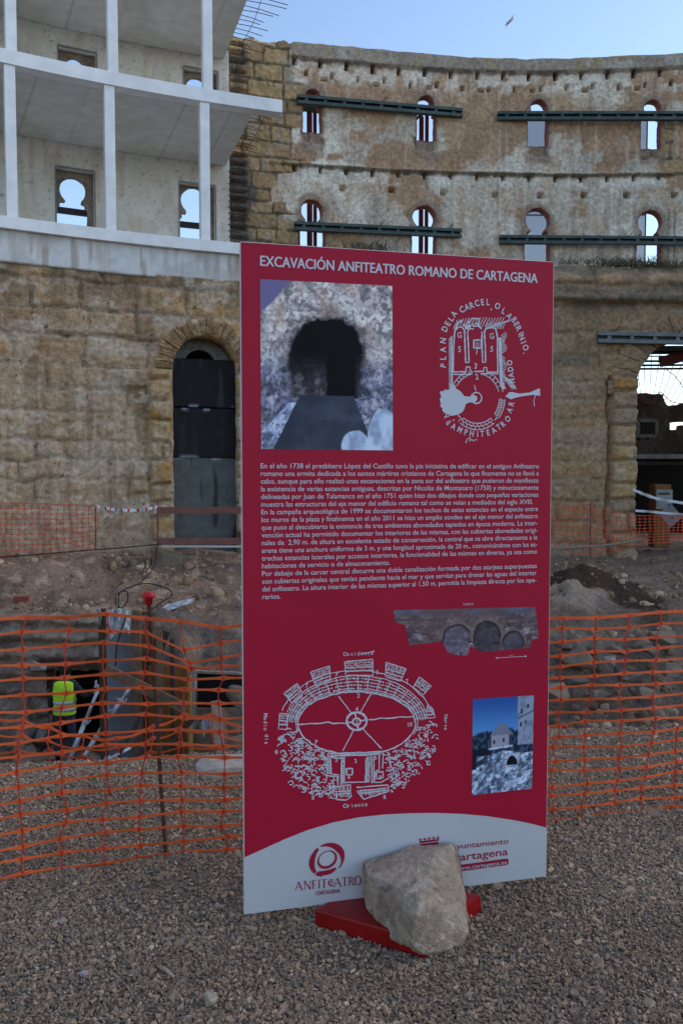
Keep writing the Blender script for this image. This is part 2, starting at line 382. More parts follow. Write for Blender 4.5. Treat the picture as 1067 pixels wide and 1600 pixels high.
xs = np.concatenate([np.arange(-16, -9.5, .5), np.arange(-9.5, 11.5, .055), np.arange(11.5, 24, .5)])
X, Y = np.meshgrid(xs, ys, indexing='ij'); Z = terrain(X, Y)
ii = np.arange(X.size).reshape(X.shape)
F = np.stack([ii[:-1, :-1], ii[1:, :-1], ii[1:, 1:], ii[:-1, 1:]], -1).reshape(-1, 4)
tag(fast('terrain', np.stack([X, Y, Z], -1).reshape(-1, 3), F, M['earth'], None, terrain_col(X, Y, Z).reshape(-1, 3)), kind='structure')
# wide ground sheet round it, out to the horizon
o_, q = 6000, (-15.9, 23.4, -7.9, 41.3)
gb = MB()
for a, b, c_, d in ((-o_, q[0], -o_, o_), (q[1], o_, -o_, o_), (q[0], q[1], -o_, q[2]), (q[0], q[1], q[3], o_)):
    gb.add([(a, c_, -.75), (b, c_, -.75), (b, d, -.75), (a, d, -.75)], [(0, 1, 2, 3)])
tag(gb.build('ground', mat('far ground', (.36, .31, .26), .95, .3, .4, .2, 2)), kind='structure')

# gravel: loose crushed stones, nobody could count them
def make_gravel():
    rng = np.random.default_rng(3)
    n0 = 500000
    y = 1.95 + (5.75 - 1.95) * rng.random(n0) ** .85; x = (rng.random(n0) * 2 - 1) * (0.95 + .50 * y)
    ok = y < edge_y(x) + .12 * rng.random(n0)
    bare = 0
    for (px, py, r) in ((545, 1500, .10), (320, 1400, .16), (300, 1375, .16), (640, 1535, .08), (120, 1250, .2)):
        p = atZ(px, py, 0); bare = bare + gauss(x, y, p[0], p[1], r * 1.5, r)
    ok &= rng.random(n0) > np.clip(bare, 0, 1) * .6
    dens = .72 + .6 * (fbm(x * 2.5, y * 2.5, 5, 3) - .5); ok &= rng.random(n0) < dens
    x, y = x[ok], y[ok]; n = len(x)
    # icosahedron template
    ph = (1 + 5 ** .5) / 2
    T_ = np.array([(-1, ph, 0), (1, ph, 0), (-1, -ph, 0), (1, -ph, 0), (0, -1, ph), (0, 1, ph), (0, -1, -ph), (0, 1, -ph), (ph, 0, -1), (ph, 0, 1), (-ph, 0, -1), (-ph, 0, 1)]) / math.hypot(1, ph)
    T = np.array([(-1, -1, -1), (1, -1, -1), (1, 1, -1), (-1, 1, -1), (-1, -1, 1), (1, -1, 1), (1, 1, 1), (-1, 1, 1)]) * .68
    TF = np.array([(3, 2, 1, 0), (4, 5, 6, 7), (0, 1, 5, 4), (1, 2, 6, 5), (2, 3, 7, 6), (3, 0, 4, 7)])
    TF_ = np.array([(0, 11, 5), (0, 5, 1), (0, 1, 7), (0, 7, 10), (0, 10, 11), (1, 5, 9), (5, 11, 4), (11, 10, 2), (10, 7, 6), (7, 1, 8), (3, 9, 4), (3, 4, 2), (3, 2, 6), (3, 6, 8), (3, 8, 9), (4, 9, 5), (2, 4, 11), (6, 2, 10), (8, 6, 7), (9, 8, 1)])
    sz_ = np.exp(rng.normal(0, .36, n)) * .0052 * (1 + .12 * np.maximum(0, y - 3))
    sc = np.stack([sz_ * rng.uniform(1.0, 1.75, n), sz_ * rng.uniform(.75, 1.1, n), sz_ * rng.uniform(.5, .85, n)], -1)
    P = T[None] * (1 + rng.uniform(-.42, .30, (n, 8, 3))) * sc[:, None, :]
    a = rng.normal(size=(n, 4)); a[:, 1:3] *= .35; a /= np.linalg.norm(a, axis=1)[:, None]; q0, q1, q2, q3 = a.T
    Rm = np.stack([1 - 2 * (q2 * q2 + q3 * q3), 2 * (q1 * q2 - q3 * q0), 2 * (q1 * q3 + q2 * q0), 2 * (q1 * q2 + q3 * q0), 1 - 2 * (q1 * q1 + q3 * q3), 2 * (q2 * q3 - q1 * q0), 2 * (q1 * q3 - q2 * q0), 2 * (q2 * q3 + q1 * q0), 1 - 2 * (q1 * q1 + q2 * q2)], -1).reshape(n, 3, 3)
    P = np.einsum('nij,nkj->nki', Rm, P)
    z = terrain(x, y) + rng.uniform(-.002, .008, n)
    P = P + np.stack([x, y, z], -1)[:, None, :]
    pal = np.array([(.19, .160, .135), (.145, .128, .115), (.112, .106, .106), (.205, .17, .138), (.27, .24, .21), (.165, .132, .108), (.125, .112, .102)])
    pc = pal[rng.choice(7, n, p=[.25, .2, .14, .12, .07, .12, .10])] * rng.uniform(.82, 1.18, (n, 1))
    pc = pc * np.array((1.88, 1.52, 1.20)) * (1 + .35 * (fbm(x * 1.5, y * 1.5, 8, 3) - .5))[:, None]
    Fq = (TF[None] + 8 * np.arange(n)[:, None, None]).reshape(-1, 4)
    return fast('gravel', P.reshape(-1, 3), Fq, M['pebbles'], None, np.repeat(pc, 8, 0), False)
tag(make_gravel(), kind='stuff')
# small rubble strewn over the far slopes
def make_rubble():
    rng = np.random.default_rng(5); n0 = 9000
    y = 13.2 + 9.5 * rng.random(n0); x = -9 + 20 * rng.random(n0)
    ok = (wall_dist(x, y) > .25) & (rng.random(n0) < .25 + .75 * sst(.42, .62, fbm(x * .8, y * .8, 12, 3)) + .5 * sst(16, 15, y))
    ok &= ~((x < -1.5) & (y < 15.9))
    x, y = x[ok], y[ok]; n = len(x)
    ph = (1 + 5 ** .5) / 2
    bm = bmesh.new(); bmesh.ops.create_icosphere(bm, subdivisions=2, radius=1); bm.verts.index_update()
    T = np.array([v.co[:] for v in bm.verts]); TF = np.array([[v.index for v in f.verts] for f in bm.faces]); bm.free(); k = len(T)
    s = np.exp(rng.normal(0, .6, n)) * .024; s = np.where(y < 16, s * 1.6, s); s = np.minimum(s, .13)
    lump = np.sign(T) * np.abs(T) ** .8
    P = lump[None] * (1 + .75 * (fbm(np.repeat(T[None, :, 0] * 1.6, n, 0) + rng.random((n, 1)) * 99, np.repeat(T[None, :, 1] * 1.6 + T[None, :, 2] * 1.1, n, 0), 3, 2)[..., None] - .5) + .12 * (rng.random((n, k, 1)) - .5)) * (s[:, None] * rng.uniform(.6, 1.25, (n, 3)))[:, None, :]
    a = rng.random(n) * 6.28; ca, sa = np.cos(a), np.sin(a); P = np.stack([P[..., 0] * ca[:, None] - P[..., 1] * sa[:, None], P[..., 0] * sa[:, None] + P[..., 1] * ca[:, None], P[..., 2]], -1)
    P = P + np.stack([x, y, terrain(x, y) + s * .15], -1)[:, None, :]
    pal = np.array([(.22, .175, .13), (.15, .118, .09), (.30, .25, .20), (.12, .10, .085), (.19, .138, .098)])
    pc = np.array((1.75, 1.5, 1.22)) * pal[rng.choice(5, n, p=[.3, .25, .1, .2, .15])] * rng.uniform(.8, 1.2, (n, 1))
    return fast('rubble', P.reshape(-1, 3), (TF[None] + k * np.arange(n)[:, None, None]).reshape(-1, 3), M['stone'], None, np.repeat(pc, k, 0), True)
tag(make_rubble(), kind='stuff')

# ------------------------------------------------------------------ amphitheatre: lower ring wall with its two arched openings
SL = lambda px, py=700: sz(px, py, RF)[0]
ZL = lambda px, py: sz(px, py, RF)[1]
SU = lambda px, py=300: sz(px, py, RO)[0]
ZU = lambda px, py: sz(px, py, RO)[1]
sA, zA = sz(322, 576, RF); rA = SL(372.5) - SL(322)
sB, zB = sz(1086, 604, RF); rB = SL(1086) - SL(994)
zBt = ZL(1086, 526)
def lower_sdf(S, Z):
    jag = (fbm(S * 3.0, Z * 3.0, 91, 3) - .5) * .16
    a = np.minimum(np.hypot(S - sA, Z - zA) - rA, sdbox(S, Z, sA - rA, sA + rA, -3, zA))
    kz = (zBt - zB) / rB
    b = np.minimum((np.hypot(S - sB, (Z - zB) / kz) - rB) * .9, sdbox(S, Z, sB - rB, sB + rB, -3, zB)) + jag
    return np.minimum(a + jag * .35, b)
s_split = SL(440)
zlt, zrt = ZL(200, 424), ZL(940, 412)
def lower_top(S):
    return np.where(S < s_split, zlt + 0 * S, zrt + (fbm(S * 1.1, S * 0 + 2, 88, 4) - .5) * .35)
rowsL = rows(-1.5, 9, .60, 3)
s_q0, s_q1, s_q2, s_q3 = SL(233), SL(268), SL(954), SL(996)
z_q0, z_q1 = ZL(250, 577), ZL(975, 592)
z_led = [ZL(0, 528), ZL(120, 540), ZL(236, 550)]
def lower_feat(S, Z):
    v1, v2, d = blocks(S, Z, rowsL, 1.45, 11, .10)
    q1, q2, dq = blocks(S + 50, Z, rows(-1.5, 9, .50, 8), 6.0, 14, .05)
    qa = ((S > s_q0) & (S < s_q1) & (Z < z_q0)); qb = ((S > s_q2) & (S < s_q3 + .5) & (Z < z_q1))
    return v1, v2, d, q1, q2, dq, qa, qb
def lower_disp(S, Z, g):
    v1, v2, d, q1, q2, dq, qa, qb = lower_feat(S, Z)
    soft = sst(.35, .6, fbm(S * .5, Z * .5, 17, 3))            # where render still hides the joints
    jd = .085 * (1 - .6 * soft) * np.where((S < s_split) & (Z < ZL(100, 540)), .62, 1.0) * sst(.09, .0, d)
    D = -jd + (v1 - .5) * .06 + (fbm(S * 2.2, Z * 2.2, 5, 5) - .5) * .10 + (fbm(S * 9, Z * 9, 6, 4) - .5) * .06
    up = Z > np.interp(S, [SL(0), SL(120), SL(236), SL(245)], z_led + [z_led[-1]])
    D = D - np.where(up & (S < SL(330)), .13 * sst(SL(262), SL(225), S) * (1 - .7 * sst(.55, .75, v2)), 0)
    D = D + .14 * sst(.05, -.02, sdbox(S, Z, SL(192), SL(231), ZL(210, 603), ZL(210, 577))) + .16 * sst(.06, -.03, sdbox(S, Z, SL(206), SL(229), ZL(215, 768), ZL(215, 722)))
    nar = .035 * np.abs(q1 - .5) * 2 * 0
    dQ = np.minimum(S - s_q0, s_q1 - S); D = np.where(qa, .12 + (q1 - .5) * .10 - .10 * sst(.09, .0, np.minimum(dQ, dq)) + (fbm(S * 5, Z * 5, 51, 4) - .5) * .12, D)
    dQ2 = np.minimum(S - s_q2, 9); D = np.where(qb, .13 + (q1 - .5) * .12 - .12 * sst(.08, 0, np.minimum(dQ2, dq)) + (fbm(S * 4, Z * 4, 52, 4) - .5) * .14, D)
    crack = np.abs(S - (s_q2 - .06) - (fbm(Z * 1.8, Z * 0 + 1, 53, 3) - .5) * .22)
    D = D - .22 * sst(.07, .015, crack) * (Z < z_q1 + .1)
    # rough ledges on the right
    D = D + np.where(S > s_split, .22 * sst(.12, 0, np.abs(Z - ZL(960, 466)) - .1 * fbm(S, S * 0, 4, 3)), 0)
    D = D + .5 * sst(.9, .0, Z - (terrain_at_wall(S) - .25)) * .35
    D = D + np.where((S > s_split) & (Z > zrt - .45), -.35 * sst(zrt - .45, zrt, Z), 0)
    return D
def terrain_at_wall(S):
    return np.interp(S, [SL(0), SL(250), SL(900), SL(1067)], [-.2, -.3, -.6, -.7])
def lower_col(S, Z, g):
    v1, v2, d, q1, q2, dq, qa, qb = lower_feat(S, Z)
    c = np.zeros(S.shape + (3,)); c[:] = (.275, .20, .125)
    c = mixc(c, (.315, .215, .11), sst(.5, .8, v1)); c = mixc(c, (.195, .135, .085), sst(.45, .15, v1)); c = mixc(c, (.19, .115, .055), sst(.86, .95, v2) * .7)
    low = sst(ZL(100, 520), ZL(100, 600), Z) * (S < s_split)
    smear = sst(.40, .58, fbm(S * .75, Z * .6, 71, 5) + .10 * low)
    c = mixc(c, (.285, .225, .17), smear * (.55 + .35 * low))
    joint = sst(.10, .02, d + (fbm(S * 5, Z * 5, 72, 3) - .5) * .10); c = mixc(c, (.255, .21, .165), joint * .8); c = mixc(c, (.085, .066, .05), sst(.028, .006, d + (fbm(S * 6, Z * 6, 86, 3) - .5) * .05) * sst(.42, .55, fbm(S * .9, Z * .9, 87, 3)) * .7)
    c = mixc(c, (.33, .30, .265), sst(.55, .68, fbm(S * 1.2, Z * 2.2, 73, 5)) * .6)
    stk = fbm(S * 5.5, Z * .35, 74, 4); c = mixc(c, (.34, .295, .24), sst(.54, .66, stk) * .6 * low); c = mixc(c, (.17, .125, .085), sst(.55, .68, fbm(S * 6 + 30, Z * .3, 84, 4)) * .5 * low); c = mixc(c, (.10, .082, .062), sst(.55, .68, fbm(S * 4.5, Z * .4, 75, 4)) * .5 * sst(zlt - 2.6, zlt, Z))
    c = mixc(c, (.12, .10, .075), sst(zlt - .9, zlt - .1, Z) * sst(.4, .6, fbm(S * 1.6, Z * 1.6, 76, 4)) * .75)
    c = mixc(c, (.42, .40, .37), sst(.64, .70, fbm(S * 2.5, Z * 5, 77, 4)) * .45)
    c = mixc(c, (.045, .038, .032), sst(.80, .83, fbm(S * 7, Z * 7, 78, 3)) * .9)
    qc = np.zeros_like(c); qc[:] = (.30, .22, .125); qc = mixc(qc, (.29, .18, .075), sst(.6, .95, q1)); qc = mixc(qc, (.24, .195, .15), sst(.4, .1, q1)); qc = mixc(qc, (.31, .265, .205), sst(.48, .62, fbm(S * 3, Z * 3, 79, 4)) * .8); qc = mixc(qc, (.12, .10, .08), sst(.07, .0, dq) * .6)
    c = np.where((qa | qb)[..., None], qc, c)
    # right half: browner with two dark horizontal crusts near the top
    rt = (S > s_split) * 1.0
    band = lambda zz, wd, sd: sst(wd, wd * .3, np.abs(Z - zz + (fbm(S * .9, S * 0 + sd, 80, 4) - .5) * .5))
    c = mixc(c, (.205, .15, .098), rt * .55 * (1 - qb))
    c = mixc(c, (.115, .102, .085), rt * np.clip(band(ZL(960, 462), .42, 1) + band(ZL(960, 418), .25, 2) + .8 * band(ZL(900, 562), .26, 3) * (S < SL(935)), 0, 1) * (.55 + .45 * sst(.4, .6, fbm(S * 3, Z * 3, 81, 3))))
    c = mixc(c, (.20, .165, .13), sst(.9, .1, Z - terrain_at_wall(S)) * .6)
    return np.clip(c * np.array((1.52, 1.34, 1.14)), 0, .72)
wall_low = empty('amphitheatre_wall', (0, 22.6, 0), 'lower curved wall of weathered yellow sandstone blocks with two arched openings', 'wall')
grid_wall('masonry', SL(-190), SL(1290), -1.6, zrt + .5, .042, on_cyl(RF), lower_sdf, lower_top, lower_disp, lower_col, 1.0, M['masonry'], wall_low)
# floor of the gallery level between the two rings, resting on the lower wall
fl = MB(); fl.arc(RF + .98, RO - .02, SL(440) / RF, SL(1290) / RF, zrt - .75, zrt - .35, 40)
fl.build('gallery_floor', M['earth'] if False else mat('dusty concrete floor', (.16, .14, .12), .9, .2, 3, .2), wall_low)
# arch rings of rough wedge stones
def arch_ring(sc, zc, r0, r1, kz, a0, a1, n, name, base, proud):
    V, Fc, col = [], [], []
    for i in range(n):
        t0 = a0 + (a1 - a0) * (i + .025) / n; t1 = a0 + (a1 - a0) * (i + .975) / n
        ra = r0 + random.uniform(-.02, .05); rb = r1 + random.uniform(-.07, .07); pr = proud + random.uniform(-.03, .035)
        G = 5; b = len(V); cc = np.array(base) * np.array((1.55, 1.42, 1.25)) * random.uniform(.75, 1.2) * np.array([1, random.uniform(.93, 1.03), random.uniform(.85, 1.05)])
        for layer in (0, 1):
            for u in range(G + 1):
                for v in range(G + 1):
                    t = t0 + (t1 - t0) * u / G; r = ra + (rb - ra) * v / G
                    rim = min(u, G - u, v, G - v); pd = (pr - (.025 if rim == 0 else 0) + random.uniform(-.02, .02)) if layer == 0 else -.55
                    V.append(cyl((sc + r * math.cos(t) * 1.0) / RF, RF - pd, zc + r * math.sin(t) * kz)); col.append(cc * random.uniform(.85, 1.15))
        W = G + 1
        for u in range(G):
            for v in range(G):
                k = b + u * W + v; Fc.append((k, k + W, k + W + 1, k + 1))
        L2 = W * W
        rimloop = [(u, 0) for u in range(W)] + [(G, v) for v in range(1, W)] + [(u, G) for u in range(G - 1, -1, -1)] + [(0, v) for v in range(G - 1, 0, -1)]
        for p_, q_ in zip(rimloop, rimloop[1:] + rimloop[:1]):
            k1 = b + p_[0] * W + p_[1]; k2 = b + q_[0] * W + q_[1]; Fc.append((k1, k2, k2 + L2, k1 + L2))
    return fast(name, V, Fc, M['masonry'], wall_low, np.array(col), False)
arch_ring(sA, zA, rA + .0, rA + .40, 1, R_(-2), R_(182), 22, 'arch_ring', (.215, .15, .10), .07)
arch_ring(sB, zB, rB + .02, rB + .75, (zBt - zB) / rB, R_(55), R_(186), 12, 'arch_ring', (.20, .148, .105), .06)

# big rounded block at the foot of the door jamb
def blob(px0, px1, py0, py1, Y, dep):
    a, b = atY(px0, py1, Y), atY(px1, py0, Y); r = []
    for x in (a[0], b[0]):
        for z in (a[2] - .3, b[2]):
            for y in (Y - dep / 2, Y + dep / 2): r.append((x + random.uniform(-.05, .05), y + random.uniform(-.05, .05), z + random.uniform(-.08, .02) - (.12 if x == b[0] and z == b[2] else 0)))
    return r
tag(rock('stone_block', blob(243, 291, 857, 892, 19.3, .7), M['stone'], [(.24, .185, .135), (.19, .145, .105), (.29, .24, .19)], .05, 4, 4, None, 2.2, (0, 0, 0)), 'worn sandstone block at the foot of the yellow door jamb', 'stone block')

# ------------------------------------------------------------------ outer ring wall with horseshoe windows
s_cut = SU(359)
def horse(S, Z, px, py, rpx, bpx0, bpx1, by0, by1, neck=.62):
    s, z = sz(px, py, RO); r = SU(px + rpx, py) - s; s0, s1 = SU(bpx0, by0), SU(bpx1, by0)
    zt_, zb_ = ZU(px, by0), ZU(px, by1)
    d = np.hypot(S - s, Z - z) - r
    d = np.minimum(d, sdbox(S, Z, s - r * neck, s + r * neck, zt_ - .02, z)); fl_ = .12
    d = np.minimum(d, sdbox(S, Z, s0 + fl_ * .55, s1 - fl_ * .55, zt_ - .02, zt_ + fl_))
    return np.minimum(d, sdbox(S, Z, s0, s1, zb_, zt_))
WINS = [  # circle x, y, r ; box x0, x1, y top, y bottom (photo pixels give size and place on the wall)
    (487, 330, 17, 467, 507, 354, 418), (662, 340, 17.5, 643, 680, 364, 425), (839, 345, 18.5, 819, 857, 369, 425), (1014, 348, 18.5, 994, 1031, 372, 430),
    (488, 152, 11, 473, 502, 168, 207), (665, 163, 12, 651, 680, 178, 220), (841, 170, 13, 824, 855, 182, 229), (1018, 170, 13, 1001, 1031, 184, 233),
    (116.5, 294, 20, 92, 139, 321, 372), (305, 309, 19, 283, 329, 338, 385), (119, 100, 15, 96, 142, 124, 170), (309, 132, 15.5, 292, 332, 150, 195),
    (-75, 285, 20, -99, -50, 313, 360), (-75, 80, 14, -97, -52, 105, 150)]
bx0, bx1, bz1 = SU(978), SU(1260), ZU(1080, 530)
def outer_sdf(S, Z):
    d = np.full(S.shape, 9.)
    for k in WINS: d = np.minimum(d, horse(S, Z, *k))
    d = d + (fbm(S * 6, Z * 6, 90, 2) - .5) * .04
    return np.minimum(d, sdbox(S, Z, bx0, bx1, -3, bz1))
tp = [(-220, 20), (340, 40), (376, 62), (394, 59), (412, 63), (446, 66), (452, 69), (458, 67), (520, 73), (600, 80), (645, 85.5), (700, 90), (767, 94), (860, 94), (960, 90.5), (1067, 86), (1290, 70)]
tS = [SU(a, b) for a, b in tp]; tZ = [ZU(a, b) for a, b in tp]
def outer_top(S): return np.interp(S, tS, tZ) + (fbm(S * 2.2, S * 0 + 5, 92, 4) - .5) * np.where(S < SU(455), .22, .06)
zc1 = [ZU(470, 258), ZU(760, 272), ZU(1060, 272)]; sc1 = [SU(470), SU(760), SU(1060)]
zcap = [ZU(470, 91), ZU(760, 114), ZU(1060, 107)]
z_mid = lambda S: np.interp(S, sc1, zc1)
z_cap = lambda S: np.interp(S, sc1, zcap)
HOLES = []   # putlog holes: s, z, half width, half height
for k in range(24):
    px = 460 + 41.3 * k * .985; s = SU(px, 270)
    HOLES.append((s, float(z_mid(s)) - .11, .045, .09)); HOLES.append((SU(px, 120), float(z_cap(SU(px, 120))) - .12, .05, .11))
    HOLES.append((SU(px + 18, 130), float(z_cap(SU(px, 130))) - .42 - .1 * hash1(k), .035 + .02 * hash1(k + 50), .075))
    if k % 2: HOLES.append((SU(px + 6, 135), float(z_cap(SU(px, 130))) - .56, .09, .045))
for px in (535, 611, 692, 773, 844, 912, 978, 1052): HOLES.append((SU(px, 300), ZU(px, 293 + 13 * min(1, (px - 500) / 300)), .085, .07))
rowsU = rows(4, 17, .46, 23)
def outer_feat(S, Z):
    v1, v2, d = blocks(S, Z, rowsU, .85, 31, .05)
    lim = SU(432) + (fbm(Z * .8, Z * 0 + 6, 93, 4) - .5) * 2.6 + .8 * (v1 - .5) + np.where(Z > z_mid(S), .35, .5)
    lim = np.where(Z > z_cap(S) - .5, SU(456), lim)
    ash = sst(.12, -.12, S - lim)
    strip = sst(.05, -.03, sdbox(S, Z, SU(1037), SU(1049), ZU(1040, 268), ZU(1040, 185))) ; strip2 = sst(.1, -.05, sdbox(S, Z, SU(1030), SU(1090), ZU(1040, 269), ZU(1040, 252)) + (fbm(S * 4, Z * 4, 95, 3) - .5) * .3)
    ash = np.maximum(ash, np.maximum(strip, strip2))
    for k in WINS[4:8]:   # stone sills bared under the upper windows
        s, z = sz(k[0] - 2, k[6] + 8, RO); ash = np.maximum(ash, sst(.05, -.05, sdbox(S, Z, s - .32, s + .32, z - .16, z + .2) + (fbm(S * 5, Z * 5, 96, 3) - .5) * .3))
    return v1, v2, d, ash
def outer_disp(S, Z, g):
    v1, v2, d, ash = outer_feat(S, Z)
    D = ash * (-.05 * sst(.045, 0, d) + (v1 - .5) * .07 + (fbm(S * 3, Z * 3, 3, 5) - .5) * .10 + (fbm(S * 12, Z * 12, 8, 3) - .5) * .05) + (1 - ash) * (.03 + (fbm(S * 1.6, Z * 1.6, 4, 5) - .5) * .06)
    D = D + .02 * (1 - ash) * sst(.46, .52, fbm(S * .9, Z * .9, 101, 5))
    zm, zc = z_mid(S), z_cap(S)
    D = D + np.where(S > SU(452), .07 * (Z > zc + .03), 0) + .07 * sst(.07, .03, np.abs(Z - zm - .03)) * (S > SU(445)) - .10 * sst(.09, .03, np.abs(Z - zm + .06)) * sst(.42, .55, fbm(S * 4, S * 0, 7, 3))
    h = np.zeros(S.shape)
    for (s, z, a, b) in HOLES: h = np.maximum(h, sst(.022, -.008, sdbox(S, Z, s - a, s + a, z - b, z + b)))
    D = D - .34 * h
    # ragged toothing where the concrete gallery was tied in
    tz = sst(.35, .1, np.abs(S - SU(372)) ) * sst(ZU(372, 60), ZU(372, 66), Z) * (np.modf(Z / .27)[0] < .45)
    D = D - .22 * tz * (Z > ZU(372, 385))
    return np.where(S < s_cut, -.27 + (fbm(S * 5, Z * 5, 5, 4) - .5) * .08, D)
def outer_col(S, Z, g):
    v1, v2, d, ash = outer_feat(S, Z); zm, zc = z_mid(S), z_cap(S)
    # lime plaster, bare brown patches where it has come off
    c = np.zeros(S.shape + (3,)); c[:] = (.305, .27, .225)
    c = mixc(c, (.385, .35, .30), sst(.48, .62, fbm(S * .8, Z * 1.3, 110, 5)))
    c = mixc(c, (.25, .215, .18), sst(.5, .62, fbm(S * 1.3, Z * .8, 111, 5)) * .8)
    bare = fbm(S * .55, Z * .7, 112, 6)
    ell = lambda px, py, a, b: np.exp(-((S - SU(px, py)) / a) ** 2 - ((Z - ZU(px, py)) / b) ** 2)
    bare = bare + .22 * ell(735, 190, 1.0, 1.6) + .18 * ell(600, 135, 2.6, .5) + .15 * ell(880, 140, 2.2, .45) + .16 * ell(960, 235, 1.2, .5) + .14 * ell(630, 245, 1.0, .45) + .12 * ell(500, 250, .9, .5) + .14 * ell(660, 310, 1.2, .6) + .10 * ell(800, 250, .8, .5) + .1 * ell(900, 300, .8, .5) - .16 * ell(560, 215, 1.3, .7) - .16 * ell(900, 235, 1.0, .5) - .14 * ell(780, 310, 1.6, .8) - .10 * ell(970, 320, 2, .9) + .12 * (Z > zm) * .5 - .05
    c = mixc(c, (.205, .130, .080), sst(.475, .535, bare) * .95)
    c = mixc(c, (.27, .185, .12), sst(.56, .64, fbm(S * 2.4, Z * 2.0, 113, 4)) * .5)
    stk = fbm(S * 7, Z * .5, 114, 4); c = mixc(c, (.42, .39, .345), sst(.58, .68, stk) * .22); c = mixc(c, (.14, .10, .075), sst(.58, .70, fbm(S * 6, Z * .45, 115, 4)) * .30)
    a = np.zeros_like(c); a[:] = (.285, .20, .105); a = mixc(a, (.225, .15, .08), sst(.5, .9, v1)); a = mixc(a, (.32, .24, .14), sst(.4, .1, v1)); a = mixc(a, (.25, .205, .155), sst(.52, .64, fbm(S * 2.5, Z * 2.5, 116, 4)) * .7); a = mixc(a, (.085, .070, .055), sst(.06, .015, d + (fbm(S * 6, Z * 6, 117, 3) - .5) * .09) * .8)
    c = c * (1 - ash[..., None]) + a * ash[..., None]
    cap = sst(.0, .05, Z - zc) * (S > SU(455)); capc = np.zeros_like(c); capc[:] = (.175, .15, .125); capc = mixc(capc, (.215, .20, .18), sst(.5, .6, fbm(S * 1.2, Z * 2, 118, 4))); capc = mixc(capc, (.19, .15, .10), sst(.66, .70, fbm(S * .9, Z * 1.5, 119, 3)))
    c = c * (1 - cap[..., None]) + capc * cap[..., None]
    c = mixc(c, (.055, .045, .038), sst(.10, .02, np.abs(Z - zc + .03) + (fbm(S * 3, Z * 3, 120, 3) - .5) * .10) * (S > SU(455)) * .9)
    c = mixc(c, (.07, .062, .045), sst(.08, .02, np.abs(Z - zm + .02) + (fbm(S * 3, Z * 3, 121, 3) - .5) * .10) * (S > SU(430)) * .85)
    rows_white = sst(.50, .58, fbm(S * 2.2, Z * 2.2, 122, 4)) * np.clip(sst(.42, .1, np.abs(Z - zc + .35)) + sst(.3, .05, np.abs(Z - zm + .25)), 0, 1)
    c = mixc(c, (.41, .375, .33), rows_white * .7 * (1 - ash))
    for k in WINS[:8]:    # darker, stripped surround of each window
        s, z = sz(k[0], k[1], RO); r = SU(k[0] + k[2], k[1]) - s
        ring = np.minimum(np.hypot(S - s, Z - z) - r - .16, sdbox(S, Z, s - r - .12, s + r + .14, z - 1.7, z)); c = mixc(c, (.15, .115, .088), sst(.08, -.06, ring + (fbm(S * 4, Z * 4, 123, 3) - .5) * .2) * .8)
    # dark cement smear beside the broken edge
    sm = sst(.25, -.2, sdbox(S, Z, SU(360), SU(392), ZU(375, 420), ZU(375, 245)) + (fbm(S * 2.5, Z * 1.2, 124, 4) - .5) * .9); c = mixc(c, (.060, .063, .062), sm * .88)
    sm = sst(.2, -.2, sdbox(S, Z, SU(360), SU(380), ZU(375, 170), ZU(375, 90)) + (fbm(S * 2.5, Z * 1.2, 125, 4) - .5) * .7); c = mixc(c, (.085, .078, .07), sm * .8)
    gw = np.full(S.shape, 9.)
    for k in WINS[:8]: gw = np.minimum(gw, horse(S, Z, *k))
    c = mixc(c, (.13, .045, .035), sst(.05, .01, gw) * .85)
    for px in (1043, 1053): c = mixc(c, (.12, .10, .085), sst(.04, .015, np.abs(S - SU(px, 350))) * sst(ZU(1040, 322), ZU(1040, 330), Z) * (Z < zm) * .8)
    c = np.clip(c * (1 + np.array((1.02, .92, .80)) * (1 - ash[..., None] * .45)), 0, .74)
    return np.where((S < s_cut)[..., None], np.array((.26, .215, .17)) * (.8 + .5 * fbm(S * 4, Z * 4, 126, 4))[..., None], c)
wall_up = empty('ruined_facade', (8, 27, 7), 'tall ruined curved wall with patchy plaster and horseshoe windows', 'wall')
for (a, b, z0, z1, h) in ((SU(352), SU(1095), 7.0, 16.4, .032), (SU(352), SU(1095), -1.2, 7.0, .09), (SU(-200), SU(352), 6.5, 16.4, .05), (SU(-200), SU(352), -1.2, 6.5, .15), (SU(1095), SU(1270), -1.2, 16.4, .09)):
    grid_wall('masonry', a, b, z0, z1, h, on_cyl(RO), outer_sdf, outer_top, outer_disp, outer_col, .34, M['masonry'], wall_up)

# the two rings carry on round the plaza beyond the picture
for (a, b, R, z1, par) in ((SU(1270), SU(1270) + 46, RO, 14.9, wall_up), (SU(-200) - 34, SU(-200), RO, 14.9, wall_up), (SL(1290), SL(1290) + 40, RF, zrt, wall_low), (SL(-190) - 28, SL(-190), RF, zlt, wall_low)):
    grid_wall('masonry', a, b, -1.4, z1 + .4, .16, on_cyl(R), lambda S, Z: np.full(S.shape, 9.), lambda S, q=z1: q + (fbm(S * 1.1, S * 0 + 2, 88, 4) - .5) * .3, lambda S, Z, g: (fbm(S * 2.2, Z * 2.2, 5, 5) - .5) * .14, (lambda S, Z, g: outer_col(S, Z, g)) if R == RO else (lambda S, Z, g: lower_col(S, Z, g)), .9, M['masonry'], par)
